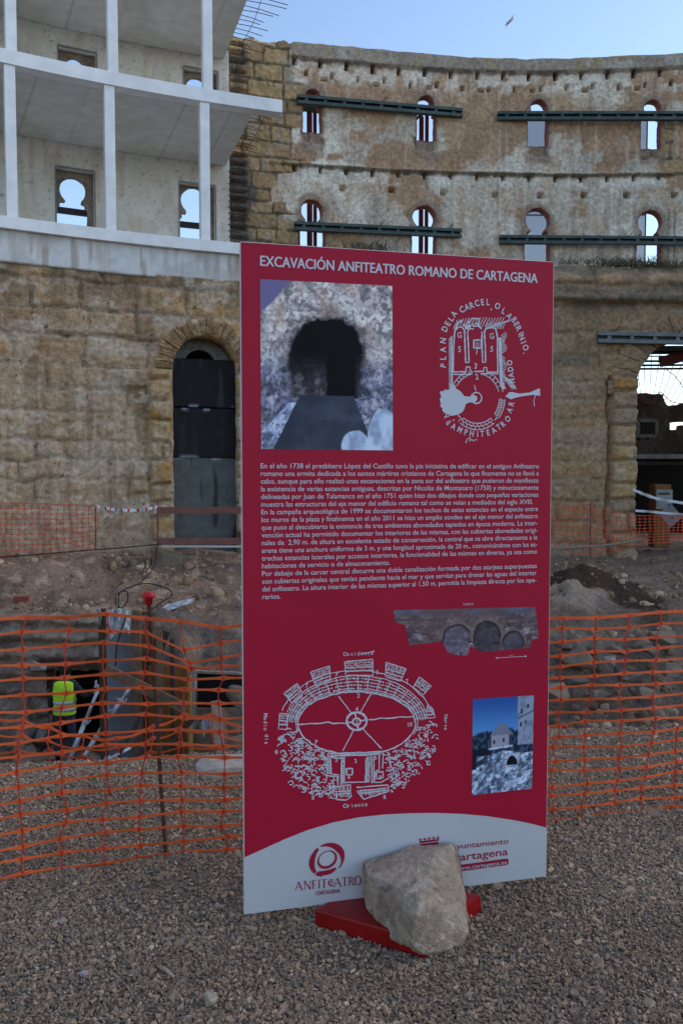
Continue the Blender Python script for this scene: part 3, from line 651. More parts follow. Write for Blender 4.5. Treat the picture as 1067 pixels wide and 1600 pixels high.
# steel walers bolted across the ruined facade
def waler(px0, py0, px1, py1, R, label, m, name='steel_beam', hpx=13, bolts=True):
    a, b = onR(px0, py0, R), onR(px1, py1, R); d = b - a; L = float(np.linalg.norm(d)); u = d / L
    out = np.array([u[1], -u[0], 0.]); out /= np.linalg.norm(out); Rm_ = R
    mid = (a + b) / 2; bow = R - math.hypot(mid[0] - CX, mid[1] - CY)   # chord sits proud of the curve at the ends
    a = a + out * .12 ; b = b + out * .12
    h = hpx / FPX * 26
    root = empty(name, tuple((a + b) / 2), label, 'steel beam', 'steel beams braced across the walls')
    up = np.array([0, 0, 1.])
    mb = MB()
    for sgn in (1, -1): mb.bar(a + up * sgn * h * .33, b + up * sgn * h * .33, .16, h * .34)
    mb.build('channel', m, root, bevel=.006)
    st = MB(); n = max(3, int(L / .55))
    for i in range(n):
        p = a + u * L * (i + .5) / n; st.box(p + out * -.0, (.10, .10, h * .32), rz=math.atan2(u[1], u[0]))
    st.build('spacer', m, root)
    bk = MB(); bk.bar(a - out * .07, b - out * .07, .03, h * .34); bk.build('slot_shade_strip', M['dark_metal'], root)  # dark strip added as painted shade in the slot between the channels
    if bolts:
        for f in (.10, .5, .92) if L > 3 else (.5,):
            p = a + u * L * f; t = MB(); q = p + up * h * .4; t.tube([q, q + u * .18 + up * .20 - out * .02], .014, 6); t.build('tie_bar', M['rebar'], root)
    return root
waler(463, 158, 720, 179.5, RO, 'upper grey green beam of two ending between the two windows left of centre', M['steel_green'])
waler(776, 184, 1180, 184, RO, 'upper grey green beam crossing the two right hand windows', M['steel_green'])
waler(459, 355, 718, 366.5, RO, 'lower grey green beam just above the board, left pair of windows', M['steel_green'])
waler(779, 376, 1180, 379, RO, 'lower grey green beam just above the wall ledge, right pair of windows', M['steel_green'])
waler(931, 528, 1180, 533, RF, 'grey beam across the crown of the right hand arch', M['steel_grey'], hpx=15)
# red oxide bracing towers behind two window columns
def tower(px, label):
    s = SU(px, 300); root = empty('bracing_tower', tuple(cyl(s / RO, RO + 1.3, 7)), label, 'steel tower', 'red bracing towers behind the facade')
    for (ds, dr) in ((-.24, 0), (.10, 0), (.34, .2), (-.24, .9), (.34, .9)):
        m = MB(); m.bar(cyl((s + ds) / RO, RO + 1.0 + dr, 6.4), cyl((s + ds) / RO, RO + 1.0 + dr, 13.6), .12, .10, up=(0, 1, 0)); m.build('post', M['steel_red'], root)
    for k, z in enumerate((7.3, 8.4, 10.55, 11.6, 12.7)):
        m = MB(); m.bar(cyl((s - .45) / RO, RO + 1.02, z), cyl((s + .45) / RO, RO + 1.02, z + (1.0 if k % 2 == 0 else 0)), .07, .09, up=(0, 1, 0)); m.build('brace', M['steel_red'], root)
    for px_, py_ in ((px, 170), (px, 357)):
        z = sz(px_, py_, RO + .92)[1]; m = MB(); m.bar(cyl((s - .7) / RO, RO + .92, z), cyl((s + .7) / RO, RO + .92, z - .04), .10, .16); m.build('cross_beam', M['dark_metal'], root)
    return root
tower(488, 'red steel bracing tower seen through the windows nearest the concrete gallery')
tower(664, 'red steel bracing tower seen through the second window column')
def net(px0, px1, label):
    root = empty('safety_net', tuple(onR((px0 + px1) / 2, 300, RO + 1.15)), label, 'net', 'safety nets behind the facade')
    a, b = SU(px0) / RO, SU(px1) / RO; m = MB(); m.arc(RO + 1.14, RO + 1.16, a, b, 6.5, 13.4, 8); m.build('netting', M['net'], root)
    for t in (a, b): m = MB(); m.bar(cyl(t, RO + 1.10, 6.5), cyl(t, RO + 1.10, 13.5), .035, .035, up=(0, 1, 0)); m.build('net_post', M['steel_red'], root)
    for z in (7.4, 10.2, 12.1): m = MB(); m.bar(cyl(a, RO + 1.09, z), cyl(b, RO + 1.09, z), .035, .035); m.build('net_rail', M['dark_metal'], root)
net(830, 900, 'grey safety net behind the third window column')
net(950, 1025, 'grey safety net behind the window column at right edge')
m = MB(); m.arc(RO + 1.02, RO + 1.14, SU(-150) / RO, SU(345) / RO, sz(118, 335, RO + 1.02)[1], sz(118, 326, RO + 1.02)[1], 30)
tag(m.build('steel_beam', M['dark_metal']), 'dark beam seen through the two gallery windows', 'steel beam')
# weeds along the ledge at the foot of the ruined facade
def weeds(px, py, R, n, hgt, wid, label):
    c = onR(px, py, R); rng = random.Random(int(px)); mb = MB()
    for k in range(n):
        a = rng.uniform(0, 6.28); bx = c + np.array([rng.gauss(0, wid), rng.gauss(0, .12), -.05]); h = hgt * rng.uniform(.4, 1.1); ln = np.array([rng.gauss(0, .65), rng.gauss(0, .5), 1.0]) * h
        t = np.array([math.cos(a), math.sin(a), 0]) * .012; p1 = bx + ln * .55; p2 = bx + ln + np.array([ln[0] * .4, 0, -.12 * h])
        mb.add([bx - t, bx + t, p1 + t * .8, p1 - t * .8, p2], [(0, 1, 2, 3), (3, 2, 4)])
    return tag(mb.build('weed_tuft', M['grass'], loc=tuple(c)), label, 'weeds', 'weeds on the wall ledge')
weeds(575, 388, RO - 1.2, 160, .40, .40, 'dry weed tuft above the left part of the board title')
weeds(895, 410, RF + .5, 90, .22, .40, 'low weeds on the ledge right beside the board')
weeds(975, 414, RF + .4, 300, .34, .45, 'bushiest weeds on the ledge below the right windows')
weeds(1035, 416, RF + .4, 260, .32, .42, 'weeds on the ledge at the right edge of the photo')

# ------------------------------------------------------------------ white and grey concrete gallery
gal = empty('concrete_gallery', tuple(cyl(SL(200) / RF, 34, 7.2)), 'new concrete gallery with white columns and curved slab edges', 'building')
th0 = SL(-190, 300) / RF; th_end = SL(398, 172) / RF
zs_m0, zs_m1 = 10.76, 11.07; zs_b0, zs_b1 = 7.13, 7.40
z_up = ZU(345, 92)
conc = vmat('board marked concrete', .85, .12, 3, .25, 12, .01)
def slab(name, z0, z1, tend, n=48):
    # soffit finely divided so the formwork joints read
    V, col = [], []; nt_, nr = 160, 40
    T, Rr = np.meshgrid(np.linspace(th0, tend, nt_), np.linspace(RF + .26, RO - .03, nr), indexing='ij')
    for zz in (z0, z1): V.append(np.stack([CX + Rr * np.sin(T), CY + Rr * np.cos(T), np.full(T.shape, zz)], -1).reshape(-1, 3))
    s = T * 34; c = np.zeros(T.shape + (3,)); c[:] = (.74, .72, .67)
    c = mixc(c, (.65, .62, .56), sst(.45, .6, fbm(s * .8, Rr * .5, 140, 4))); c = mixc(c, (.68, .67, .64), sst(.55, .7, fbm(s * .3, Rr * 2, 141, 4)) * .6)
    jt = np.minimum(np.abs(np.modf(s / 1.22 + 40)[0] - .5) * 1.22, 9); c = mixc(c, (.40, .375, .34), sst(.025, .008, np.abs(jt)) * .5)
    i0 = np.arange(nt_ * nr).reshape(nt_, nr); q = np.stack([i0[:-1, :-1], i0[1:, :-1], i0[1:, 1:], i0[:-1, 1:]], -1).reshape(-1, 4); n_ = nt_ * nr
    rim = np.concatenate([i0[:, 0], i0[-1, 1:], i0[::-1, -1][1:], i0[0, ::-1][1:-1]]); rn = np.roll(rim, -1); sd_ = np.stack([rim, rn, rn + n_, rim + n_], -1)
    return fast(name, np.concatenate(V), np.concatenate([q, q[:, ::-1] + n_, sd_]), conc, gal, np.concatenate([c.reshape(-1, 3)] * 2), False)
slab('slab', zs_m0, zs_m1 - .004, th_end); slab('slab', z_up, z_up + .34, SL(392, 20) / RF + .002); slab('slab', zs_b0 - .2, zs_b1 - .006, th_end)
for (z0, z1, te) in ((zs_m0, zs_m1, SL(440, 165) / RF), (zs_b0, zs_b1, SL(440, 370) / RF), (z_up, z_up + .34, SL(392, 20) / RF)):
    m = MB(); m.arc(RF - .10, RF + .25, th0, te, z0, z1, 60); m.build('edge_beam', M['white_paint'], gal)
zfas = ZL(200, 424) - .06
def fas_col(S, Z, g):
    c = np.zeros(S.shape + (3,)); c[:] = (.66, .66, .65); c = mixc(c, (.54, .50, .45), sst(.52, .66, fbm(S * 8, Z * .7, 150, 4)) * .8); c = mixc(c, (.30, .19, .10), sst(.63, .70, fbm(S * 5, Z * .5, 151, 3)) * .55); return mixc(c, (.50, .48, .45), sst(.5, .6, fbm(S * 1.2, Z * 2, 152, 4)) * .6)
grid_wall('fascia', SL(-190), SL(445), zfas, zs_b0 - .003, .05, on_cyl(RF + .04), lambda S, Z: np.full(S.shape, 9.), lambda S: 99 + 0 * S, lambda S, Z, g: (fbm(S * 2, Z * 2, 153, 3) - .5) * .01, fas_col, .4, vmat('rain streaked white render', .8, .10, 5, .2, 20, .006), gal)
def column(px, py, z0, z1):
    t = SL(px, py) / RF; m = MB(); c = cyl(t, RF + .06, (z0 + z1) / 2); m.box(c, (.235, .235, z1 - z0 - .006), rz=-t); m.build('column', M['white_paint'], gal, bevel=.008)
for px in (-140, 17.5, 172, 320): column(px, 230, zs_b1, zs_m0)
for px in (-140, 17.5, 176, 324): column(px, 50, zs_m1, z_up)
FR = [(88, 147, 265, 266, 380), (281, 336, 288, 289, 392), (92, 150, 78, 80, 175), (288, 340, 109, 110, 195), (-102, -45, 250, 252, 380), (-100, -45, 52, 54, 150)]
def back_sdf(S, Z):
    d = np.full(S.shape, 9.)
    for (a, b, t, _, bt) in FR: d = np.minimum(d, sdbox(S, Z, SU(a, t), SU(b, t), ZU((a + b) / 2, bt), ZU((a + b) / 2, t)))
    return d
def back_col(S, Z, g):
    c = np.zeros(S.shape + (3,)); c[:] = (.70, .665, .60); c = mixc(c, (.61, .565, .49), sst(.45, .62, fbm(S * .7, Z * .7, 160, 5))); c = mixc(c, (.76, .74, .69), sst(.52, .66, fbm(S * 2, Z * 1.2, 161, 5)) * .6); c = mixc(c, (.56, .46, .34), sst(.62, .72, fbm(S * 3, Z * .5, 162, 4)) * .5)
    sp = fbm(S * 14, Z * 14, 163, 2); return mixc(c, (.20, .17, .13), sst(.74, .80, sp) * .5)
grid_wall('back_wall', SU(-190), s_cut, zs_b1 - .2, z_up + .25, .05, on_cyl(RO), back_sdf, lambda S: 99 + 0 * S, lambda S, Z, g: (fbm(S * 1.3, Z * 1.3, 164, 4) - .5) * .02, back_col, .245, vmat('sprayed concrete', .9, .10, 8, .35, 30, .008), gal)
for (a, b, t, t2, bt) in FR[:4]:
    m = MB(); s0, s1, z1 = SU(a, t), SU(b, t), ZU((a + b) / 2, t); z0 = ZU((a + b) / 2, bt)
    m.arc(RO - .012, RO + .02, (s0 - .03) / RO, (s1 + .03) / RO, z1, z1 + .05, 4); m.arc(RO - .012, RO + .02, (s0 - .04) / RO, s0 / RO, z0, z1 + .0, 1); m.arc(RO - .012, RO + .02, s1 / RO, (s1 + .04) / RO, z0, z1, 1)
    m.build('window_trim', M['grey_board'], gal)
# starter bars left sticking out of the slab ends
def starter(z, tend, label, lens, k0):
    root = empty('starter_bars', tuple(cyl(tend, 34, z)), label, 'rebar'); n = 17
    for i in range(n):
        r = RF + .1 + (RO - RF - .2) * i / (n - 1); L_ = lens * (.55 + .6 * hash1(i + k0)); a = cyl(tend, r, z + .1); b = cyl(tend + L_ / r, r, z + .08 - .10 * hash1(i + 7 + k0)); m = MB(); m.tube([a, (a + b) / 2 + np.array([0, 0, .02]), b], .010, 5); m.build('bar', M['rebar'], root)
    m = MB(); m.tube([cyl(tend + .012, RF + .2, z + .1), cyl(tend + .014, RF + 2.0, z + .13), cyl(tend + .010, RO - .3, z + .05), cyl(tend + .016, RO - .25, z - 1.6)], .008, 5); m.build('tie_wire', M['rebar'], root)
starter(z_up + .06, SL(392, 20) / RF + .002, 'thin steel starter bars against the sky at the top slab end', 1.0, 3)
starter(zs_m0 + .05, th_end, 'thin steel starter bars at the end of the middle slab', .75, 60)
root = empty('starter_bars', tuple(onR(372, 320, RO)), 'row of short bars in the dark broken wall edge', 'rebar')
for k in range(12):
    py = 268 + k * 9.2; a = onR(357, py, RO - .04); b = onR(374 + 14 * hash1(k), py + 3, RO - .07); m = MB(); m.tube([a, b], .016, 5); m.build('bar', M['rebar'], root)

# ------------------------------------------------------------------ left arched doorway: hoarding and barrier
hd = empty('door_hoarding', tuple(onR(320, 870, RF + .45)), 'black painted panels closing the left arched doorway', 'hoarding')
def panel(px0, px1, py0, py1, R, base, name, seed, parent, streak=0.3, pale=(.17, .18, .19), thick=.03):
    s0, s1, z1, z0 = SL(px0, py0) / RF * R, SL(px1, py0) / RF * R, sz(px0, py0, R)[1], sz(px0, py1, R)[1]
    def cf(S, Z, g):
        c = np.zeros(S.shape + (3,)); c[:] = base
        c = mixc(c, pale, sst(.56, .70, fbm(S * 6, Z * .8, seed, 4)) * streak); ed = np.minimum(z1 - Z, np.minimum(Z - z0, S - s0))
        return mixc(c, (.36, .40, .46), sst(.10, 0, ed) * sst(.58, .64, fbm(S * 3, Z * 3, seed + 3, 4)) * .8)
    return grid_wall(name, s0, s1, z0, z1, .04, on_cyl(R), lambda S, Z: np.full(S.shape, 9.), lambda S: 99 + 0 * S, lambda S, Z, g: (fbm(S * 1, Z * 1, seed + 5, 2) - .5) * .012, cf, thick, M['black_sheet'], parent)
panel(267, 375, 559, 635, RF + .34, (.012, .013, .015), 'upper_panel', 201, hd, .15)
panel(270, 375, 637, 715, RF + .36, (.014, .014, .016), 'middle_panel', 205, hd, .25, (.05, .05, .055))
panel(271, 375, 715, 880, RF + .38, (.105, .115, .110), 'lower_panel', 209, hd, .75, (.012, .012, .013))
# plaster lunette with a small dark arch behind the panels
def lun_sdf(S, Z):
    s, z = sz(313, 572, RF + .8); return np.minimum(np.hypot(S - s, Z - z) - .42, sdbox(S, Z, s - .42, s + .42, -1, z))
s_l0, s_l1 = SL(255) / RF * (RF + .8), SL(385) / RF * (RF + .8)
grid_wall('lunette', s_l0, s_l1, -.8, zA + rA + .4, .05, on_cyl(RF + .8), lun_sdf, lambda S: 99 + 0 * S, lambda S, Z, g: (fbm(S * 2, Z * 2, 220, 3) - .5) * .02, lambda S, Z, g: mixc(np.tile(np.array((.27, .27, .26)), S.shape + (1,)), (.17, .165, .16), sst(.45, .6, fbm(S * 2, Z * 2, 221, 4))), .25, M['masonry'], hd)
m = MB(); m.arc(RF + 2.6, RF + 2.7, s_l0 / (RF + 1) - .02, s_l1 / (RF + 1) + .02, -1, zA + rA + 1.2, 6); m.build('inner_wall', mat('shade toned inner wall', (.03, .027, .025), .9, .2, 4, 0), hd)  # shade of the passage is put into this wall's dark colour
for px in (268.5, 368): m = MB(); a, b = onR(px, 549, RF + .3), onR(px, 562, RF + .3); m.bar(a, b, .05, .05, up=(0, 1, 0)); m.build('batten', M['wood'], hd)
br = empty('guard_rail', tuple(atY(246, 865, 18.9)), 'red brown rails in front of the black doorway', 'barrier')
for (y0, y1) in ((797.5, 797), (846, 845)):
    m = MB(); m.bar(atY(246, y0, 18.85), atY(440, y1, 19.6), .03, .155); m.build('rail', M['rail'], br, bevel=.004)
for px in (246.5, 432): m = MB(); m.tube([atY(px, 876, 18.9 if px < 300 else 19.65), atY(px + .5, 782, 18.9 if px < 300 else 19.65)], .022, 8); m.build('post', M['rail'], br)
m = MB(); m.bar(atY(252, 853.5, 18.95), atY(440, 854, 19.7), .05, .045); m.build('toe_board', M['galv'], br)

def tape(pts, wd, m1, label, name='barrier_tape', bands=None):
    pts = [np.array(p, float) for p in pts]; P = []; mi = []
    for i in range(len(pts) - 1):
        for k in range(8): P.append(pts[i] + (pts[i + 1] - pts[i]) * k / 8)
    P.append(pts[-1]); V, Fq = [], []; n = len(P)
    for i in range(n):
        tw = .6 * math.sin(i * .55); up0 = np.array([0, math.sin(tw), math.cos(tw)]) * wd / 2; o = np.array([0, -.002, 0])
        V += [P[i] - up0 + o, P[i] + up0 + o, P[i] + up0 - o, P[i] - up0 - o]
        if i:
            for c in range(4): Fq.append((4 * i - 4 + c, 4 * i - 4 + (c + 1) % 4, 4 * i + (c + 1) % 4, 4 * i + c)); mi.append(1 if bands and (i - 1) % 4 == 1 else 0)
    ob = fast(name, V, Fq, [m1] + ([bands] if bands else []), None, None, False, tuple(P[0])); ob.data.polygons.foreach_set('material_index', np.array(mi, np.int32))
    return tag(ob, label, 'tape')
tape([atY(150, 790, 18.7), atY(162, 793.5, 18.7), atY(178, 796, 18.7), atY(196, 797.5, 18.7), atY(225, 796.5, 18.8), atY(247, 792, 18.88)], .075, M['paper'], 'red and white tape tied from the mesh post to the door barrier', bands=M['red_plastic'])

# ------------------------------------------------------------------ orange mesh fences
def mesh_fence(name, strands, rowsN, band, strand_w, label, cat, mats, parent_loc, sag=.0, seed=0, warps=None, group=None, sub=7):
    rng = np.random.default_rng(seed); NS = len(strands)
    P = np.zeros((NS, rowsN, 3))
    for j, (top, bot) in enumerate(strands):
        for i in range(rowsN):
            f = i / (rowsN - 1); P[j, i] = top + (bot - top) * f
            k = math.sin(math.pi * f); P[j, i] += np.array([rng.normal(0, .009) + .014 * math.sin(f * 9 + j * 1.7) * k, .035 * k * math.sin(j * 1.1 + f * 3), rng.normal(0, .0055)]) * (band / .013)
    if warps: warps(P)
    V, Fq = [], []
    def ribbon(A, B, h0, hm, nrm, vertical=False):
        b = len(V)
        for k in range(sub + 1):
            t = k / sub; p = A + (B - A) * t - np.array([0, 0, sag * 4 * t * (1 - t)]); e = abs(2 * t - 1); h = hm + (h0 - hm) * max(0, (e - .45) / .55) ** 2.2
            tw = .35 * math.sin(t * 3.1 + A[0] * 9); u = np.array([1., 0, 0]) if vertical else np.array([0, math.sin(tw) * .5, math.cos(tw)])
            V.extend([p - u * h - nrm * .0015, p + u * h - nrm * .0015, p + u * h + nrm * .0015, p - u * h + nrm * .0015])
        for k in range(sub):
            for c in range(4): Fq.append((b + 4 * k + c, b + 4 * k + (c + 1) % 4, b + 4 * k + 4 + (c + 1) % 4, b + 4 * k + 4 + c))
        Fq.append((b, b + 3, b + 2, b + 1)); e_ = b + 4 * sub; Fq.append((e_, e_ + 1, e_ + 2, e_ + 3))
    nr = np.array([0, 1., 0])
    for j in range(NS - 1):
        for i in range(rowsN):
            e = 1.5 if i in (0, rowsN - 1) else 1.0
            ribbon(P[j, i], P[j + 1, i], band * (1 if e == 1 else .9), band * .42 * e, nr)
    nb_ = len(Fq)
    for j in range(NS):
        for i in range(rowsN - 1): ribbon(P[j, i] - nr * .002, P[j, i + 1] - nr * .002, strand_w * 1.9, strand_w * .55, nr, True)
    o = fast(name, V, Fq, list(mats), None, None, False, parent_loc); mi = np.zeros(len(Fq), np.int32); mi[nb_:] = 1
    o.data.polygons.foreach_set('material_index', mi)
    return tag(o, label, cat, group), P
ST = [(-150, 969, -160, 1404), (-90, 968, -95, 1392), (-27, 967, -30, 1380), (38, 965, 34, 1367), (105, 963, 97, 1357), (167, 962, 160, 1350), (228, 965, 219, 1341), (283, 974, 287, 1331), (346, 974, 353, 1329), (408, 974, 412, 1323), (468, 973, 468, 1316), (530, 972, 525, 1311), (590, 971, 580, 1306), (648, 970, 636, 1301), (705, 970, 690, 1297), (762, 969, 745, 1292), (820, 968, 806, 1288), (879, 966, 862, 1284), (931, 963, 909, 1278), (982, 960, 955, 1272), (1030, 957, 1000, 1268), (1080, 954, 1051, 1263), (1130, 952, 1100, 1260), (1180, 950, 1150, 1256), (1230, 948, 1200, 1252), (1282, 946, 1252, 1248), (1334, 944, 1304, 1244), (1386, 942, 1356, 1240)]
stn = []
for (xt, yt, xb, yb) in ST:
    bt = atZ(xb, yb, .012); tpz = atY(xt, yt, bt[1] + .01); stn.append((tpz, bt))
def warp_near(P):
    # torn, sagging spot by the capped stake
    for i, dz in enumerate((.012, -.055, -.055, -.03, -.012)):
        P[7, i, 2] += dz; P[7, i, 0] += (.0, .02, .035, .03, .01)[i]
    P[8, 0, 2] -= .02; P[8, 1, 2] -= .03; P[8, 2, 2] -= .03; P[8, 3, 2] -= .012
    P[7, 1:3, 1] -= .03
fence, FP = mesh_fence('mesh_fence', stn, 18, .0112, .0040, 'long orange plastic mesh fence behind the red board', 'fence', (M['orange'], M['orange_red']), tuple(stn[8][1]), .0, 5, warp_near)
# capped reinforcing bars that hold it
def stake(a, b, r, cap_r, label, cat='stake'):
    root = empty('capped_stake', tuple(a), label, cat, 'capped steel stakes'); m = MB(); n = 26; pts = [np.array(a) + (np.array(b) - np.array(a)) * k / n for k in range(n + 1)]
    m.tube([np.array(a) - np.array([0, 0, .08])] + pts, [r] + [r * (1.0 + .12 * (k % 2)) for k in range(n + 1)], 8); m.build('bar', M['rebar'], root, smooth=True)
    c = MB(); s = cap_r; c.lathe([(s * .55, -s * 1.05), (s * .60, -s * .1), (s * .98, -s * .05), (s, s * .08), (s * .85, s * .38), (s * .5, s * .62), (.001, s * .70)], tuple(b), 20); c.build('cap', M['red_plastic'], root, smooth=True)
    return root
sb = atZ(259, 1337, 0); stp = atY(232.5, 932, sb[1] + .03)
stake(sb, stp, .0085, .031, 'tall rusty stake with round red cap left of the board')
sb2 = atY(882, 1160, 6.4); stake(np.array([sb2[0], 6.4, float(terrain(np.array([sb2[0]]), np.array([6.4]))[0])]), atY(882, 1136, 6.4), .008, .022, 'small red capped stake low behind the fence on the right')
def far_fence(pts, rowsN, colsN, hgt, label, group='distant orange mesh', tilt=0):
    # pts: list of (px, py top, py bottom, Y)
    P = []; px = np.array([p[0] for p in pts], float); q = np.linspace(px[0], px[-1], colsN)
    for x in q:
        yt, yb, Yd = (np.interp(x, px, [p[k] for p in pts]) for k in (1, 2, 3)); P.append((atY(x, yt, Yd), atY(x + tilt, yb, Yd)))
    return mesh_fence('mesh_fence', P, rowsN, .011, .006, label, 'fence', (M['orange_far'], M['orange_far']), tuple(P[0][1]), .0, 3, None, group, 2)
far_fence([(-60, 784, 872, 18.2), (0, 786, 869, 18.3), (60, 787, 867, 18.45), (110, 789, 863, 18.6), (150, 790, 856, 18.75)], 11, 22, 1, 'faded orange mesh along the foot of the wall at far left')
far_fence([(866, 792, 855, 20.6), (900, 790, 866, 20.6), (922, 788, 868, 20.6), (960, 800, 862, 21.2), (996, 806, 850, 21.6), (1067, 806, 846, 21.6), (1110, 806, 846, 21.6)], 10, 34, 1, 'faint orange mesh across the foot of the right arch')
for (px, yt, yb, Yd, lb) in ((150, 787, 860, 18.75, 'thin red post ending the mesh at far left'), (922, 787, 872, 20.6, 'thin dark post in the right hand mesh by the wall')):
    m = MB(); m.tube([atY(px, yb, Yd), atY(px, yt, Yd)], .018, 8); tag(m.build('fence_post', M['rail'], loc=tuple(atY(px, yb, Yd))), lb, 'post')
# loose mesh fallen in the pit edge
def loose_mesh():
    rng = random.Random(4); P = []
    for j in range(13):
        x = -2.6 + j * .2; yb = 4.95 + .05 * math.sin(j); zt = -.02 - .03 * math.sin(j * 1.3) ; P.append((np.array([x, yb + .16, zt + .10 + .05 * math.sin(j * .9)]), np.array([x + .03, yb, zt - .10])))
    return mesh_fence('mesh_fence', P, 4, .013, .005, 'crumpled orange mesh lying along the pit edge at left', 'fence', (M['orange'], M['orange_red']), tuple(P[0][1]), .02, 9)
loose_mesh()

# ------------------------------------------------------------------ things in the pit
PY = 14.9
ex = empty('excavated_wall', tuple(atY(60, 1200, PY)), 'earth and rubble wall with a dark doorway at the left end of the pit', 'wall')
def flat_place(S, Z, off): return np.stack([S, PY + off + 0 * S, Z], -1)
xs_ = lambda px, py=1100: atY(px, py, PY)[0]
zs_ = lambda py: atY(100, py, PY)[2]
def ex_sdf(S, Z): return sdbox(S, Z, xs_(75), xs_(161), -6, zs_(1046)) + (fbm(S * 4, Z * 4, 231, 3) - .5) * .10
def ex_top(S): return np.interp(S, [xs_(-100), xs_(0), xs_(100), xs_(165), xs_(200)], [zs_(958), zs_(958), zs_(962), zs_(975), zs_(985)]) + (fbm(S * 1.5, S * 0, 232, 4) - .5) * .3
def ex_disp(S, Z, g):
    f1, f2, i = worley(S * 2.0, Z * 3.0 + .4 * fbm(S * 2, Z * 2, 3, 2), 45); lowr = sst(zs_(1110), zs_(1140), Z)
    return (fbm(S * 1.6, Z * 1.6, 233, 5) - .5) * .45 + (fbm(S * 7, Z * 7, 234, 4) - .5) * .14 + lowr * (.16 * sst(.75, .1, f1) - .05) + .10 * sst(zs_(1060), zs_(1030), Z) + (1 - lowr) * .06 * (np.sin(Z * 19 + 4 * fbm(S, Z, 6, 3)) )
def ex_col(S, Z, g):
    f1, f2, i = worley(S * 2.0, Z * 3.0 + .4 * fbm(S * 2, Z * 2, 3, 2), 45); lowr = sst(zs_(1110), zs_(1140), Z)
    c = np.zeros(S.shape + (3,)); c[:] = (.33, .25, .18); c = mixc(c, (.21, .16, .12), sst(.45, .6, fbm(S * 2, Z * 3, 235, 5))); c = mixc(c, (.33, .27, .215), sst(.55, .66, fbm(S * 3, Z * 5, 236, 4)) * .8)
    st = np.zeros_like(c); st[:] = (.26, .235, .21); st = mixc(st, (.17, .16, .15), sst(.4, .8, i)); st = mixc(st, (.05, .042, .036), sst(.12, .03, f2 - f1)); return c * (1 - lowr[..., None]) + st * lowr[..., None]
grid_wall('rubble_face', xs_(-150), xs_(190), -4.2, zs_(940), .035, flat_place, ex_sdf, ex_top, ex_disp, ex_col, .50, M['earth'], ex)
m = MB(); m.box(((xs_(75) + xs_(165)) / 2, PY + .72, -2.75), (1.45, .06, 2.2)); m.build('shade_backing', mat('doorway shade colour', (.006, .006, .006), .95, .2, 3, 0), ex)  # black sheet added to stand in for the dark depth of the doorway
m = MB(); a, b = atY(48, 1040, PY - .14), atY(140, 1034, PY - .14); m.bar(a, b, .22, .10); m.build('lintel', M['rail'], ex, bevel=.006)
m = MB(); a, b = atY(138, 1033, PY - .16), atY(168, 1032, PY - .16); m.bar(a, b, .26, .16); m.build('lintel_end', M['wood_dark'], ex, bevel=.01)
tag(rock('limestone_lump', [atY(38, 1034, PY - .22), atY(50, 1032, PY - .3), atY(73, 1042, PY - .25), atY(72, 1047, PY - .3), atY(48, 1048, PY - .25), atY(38, 1044, PY - .2), atY(60, 1036, PY), atY(44, 1046, PY), atY(70, 1047, PY + .05)], M['stone'], [(.36, .33, .30), (.27, .25, .23), (.42, .40, .37)], .02, 4, 8, None, 6, (0, 0, 0)), 'white stone under the rusty lintel end in the pit', 'stone')
def plank(name, p0, p1, Y0, Y1, wpx, thick, m, label, cat, group=None, parent=None):
    a, b = atY(*p0, Y0), atY(*p1, Y1); mb = MB(); d = b - a; wd = wpx / FPX * (Y0 + Y1) / 2
    mb.bar(a, b, wd, thick, up=(0, 1, 0)); o = mb.build(name, m, parent, bevel=.004, loc=None if parent else tuple(a))
    return o if parent else tag(o, label, cat, group)
plank('timber_post', (164, 1215), (160, 951), 13.3, 13.4, 10, .10, M['wood_dark'], 'dark upright post left of the grey board in the pit', 'post')
plank('grey_panel', (190, 1205), (190, 985), 13.9, 13.9, 46, .04, M['grey_board'], 'tall grey board standing between two posts in the pit', 'board')
plank('timber_post', (217, 1210), (212, 953), 13.5, 13.6, 15, .08, M['wood'], 'brown upright plank right of the grey board', 'post')
plank('timber_post', (252, 1205), (249, 985), 13.4, 13.4, 9, .08, M['wood'], 'thin upright plank in front of the ochre plywood', 'post')
plank('timber_post', (272, 1200), (269, 998), 13.4, 13.4, 7, .08, M['wood_dark'], 'dark upright batten near the yellow staff', 'post')
plank('plywood_sheet', (222, 1200), (222, 985), 13.75, 13.75, 26, .03, M['wood'], 'brown board behind the capped stake in the pit', 'board')
plank('plywood_sheet', (263, 1205), (263, 1040), 13.7, 13.7, 62, .03, M['plywood'], 'ochre plywood sheet of the shuttering in the pit', 'board')
plank('plywood_sheet', (238, 1040), (256, 985), 13.72, 13.72, 20, .03, M['wood_dark'], 'small dark board above the ochre plywood', 'board')
plank('grey_panel', (303, 1190), (301, 1040), 13.6, 13.6, 6, .05, M['grey_board'], 'narrow grey strip beside the yellow staff', 'board')
plank('diagonal_brace', (165, 1046), (292, 1108), 13.15, 13.0, 17, .05, M['wood'], 'sloping plank nailed across the shuttering', 'plank')
plank('diagonal_brace', (228, 1205), (305, 1120), 13.1, 13.2, 7, .05, M['wood_dark'], 'dark sloping strut low in front of the plywood', 'plank')
plank('levelling_staff', (300, 1178), (298, 1055), 13.2, 13.2, 3.5, .03, M['yellow'], 'thin yellow staff standing beside the plywood', 'staff')
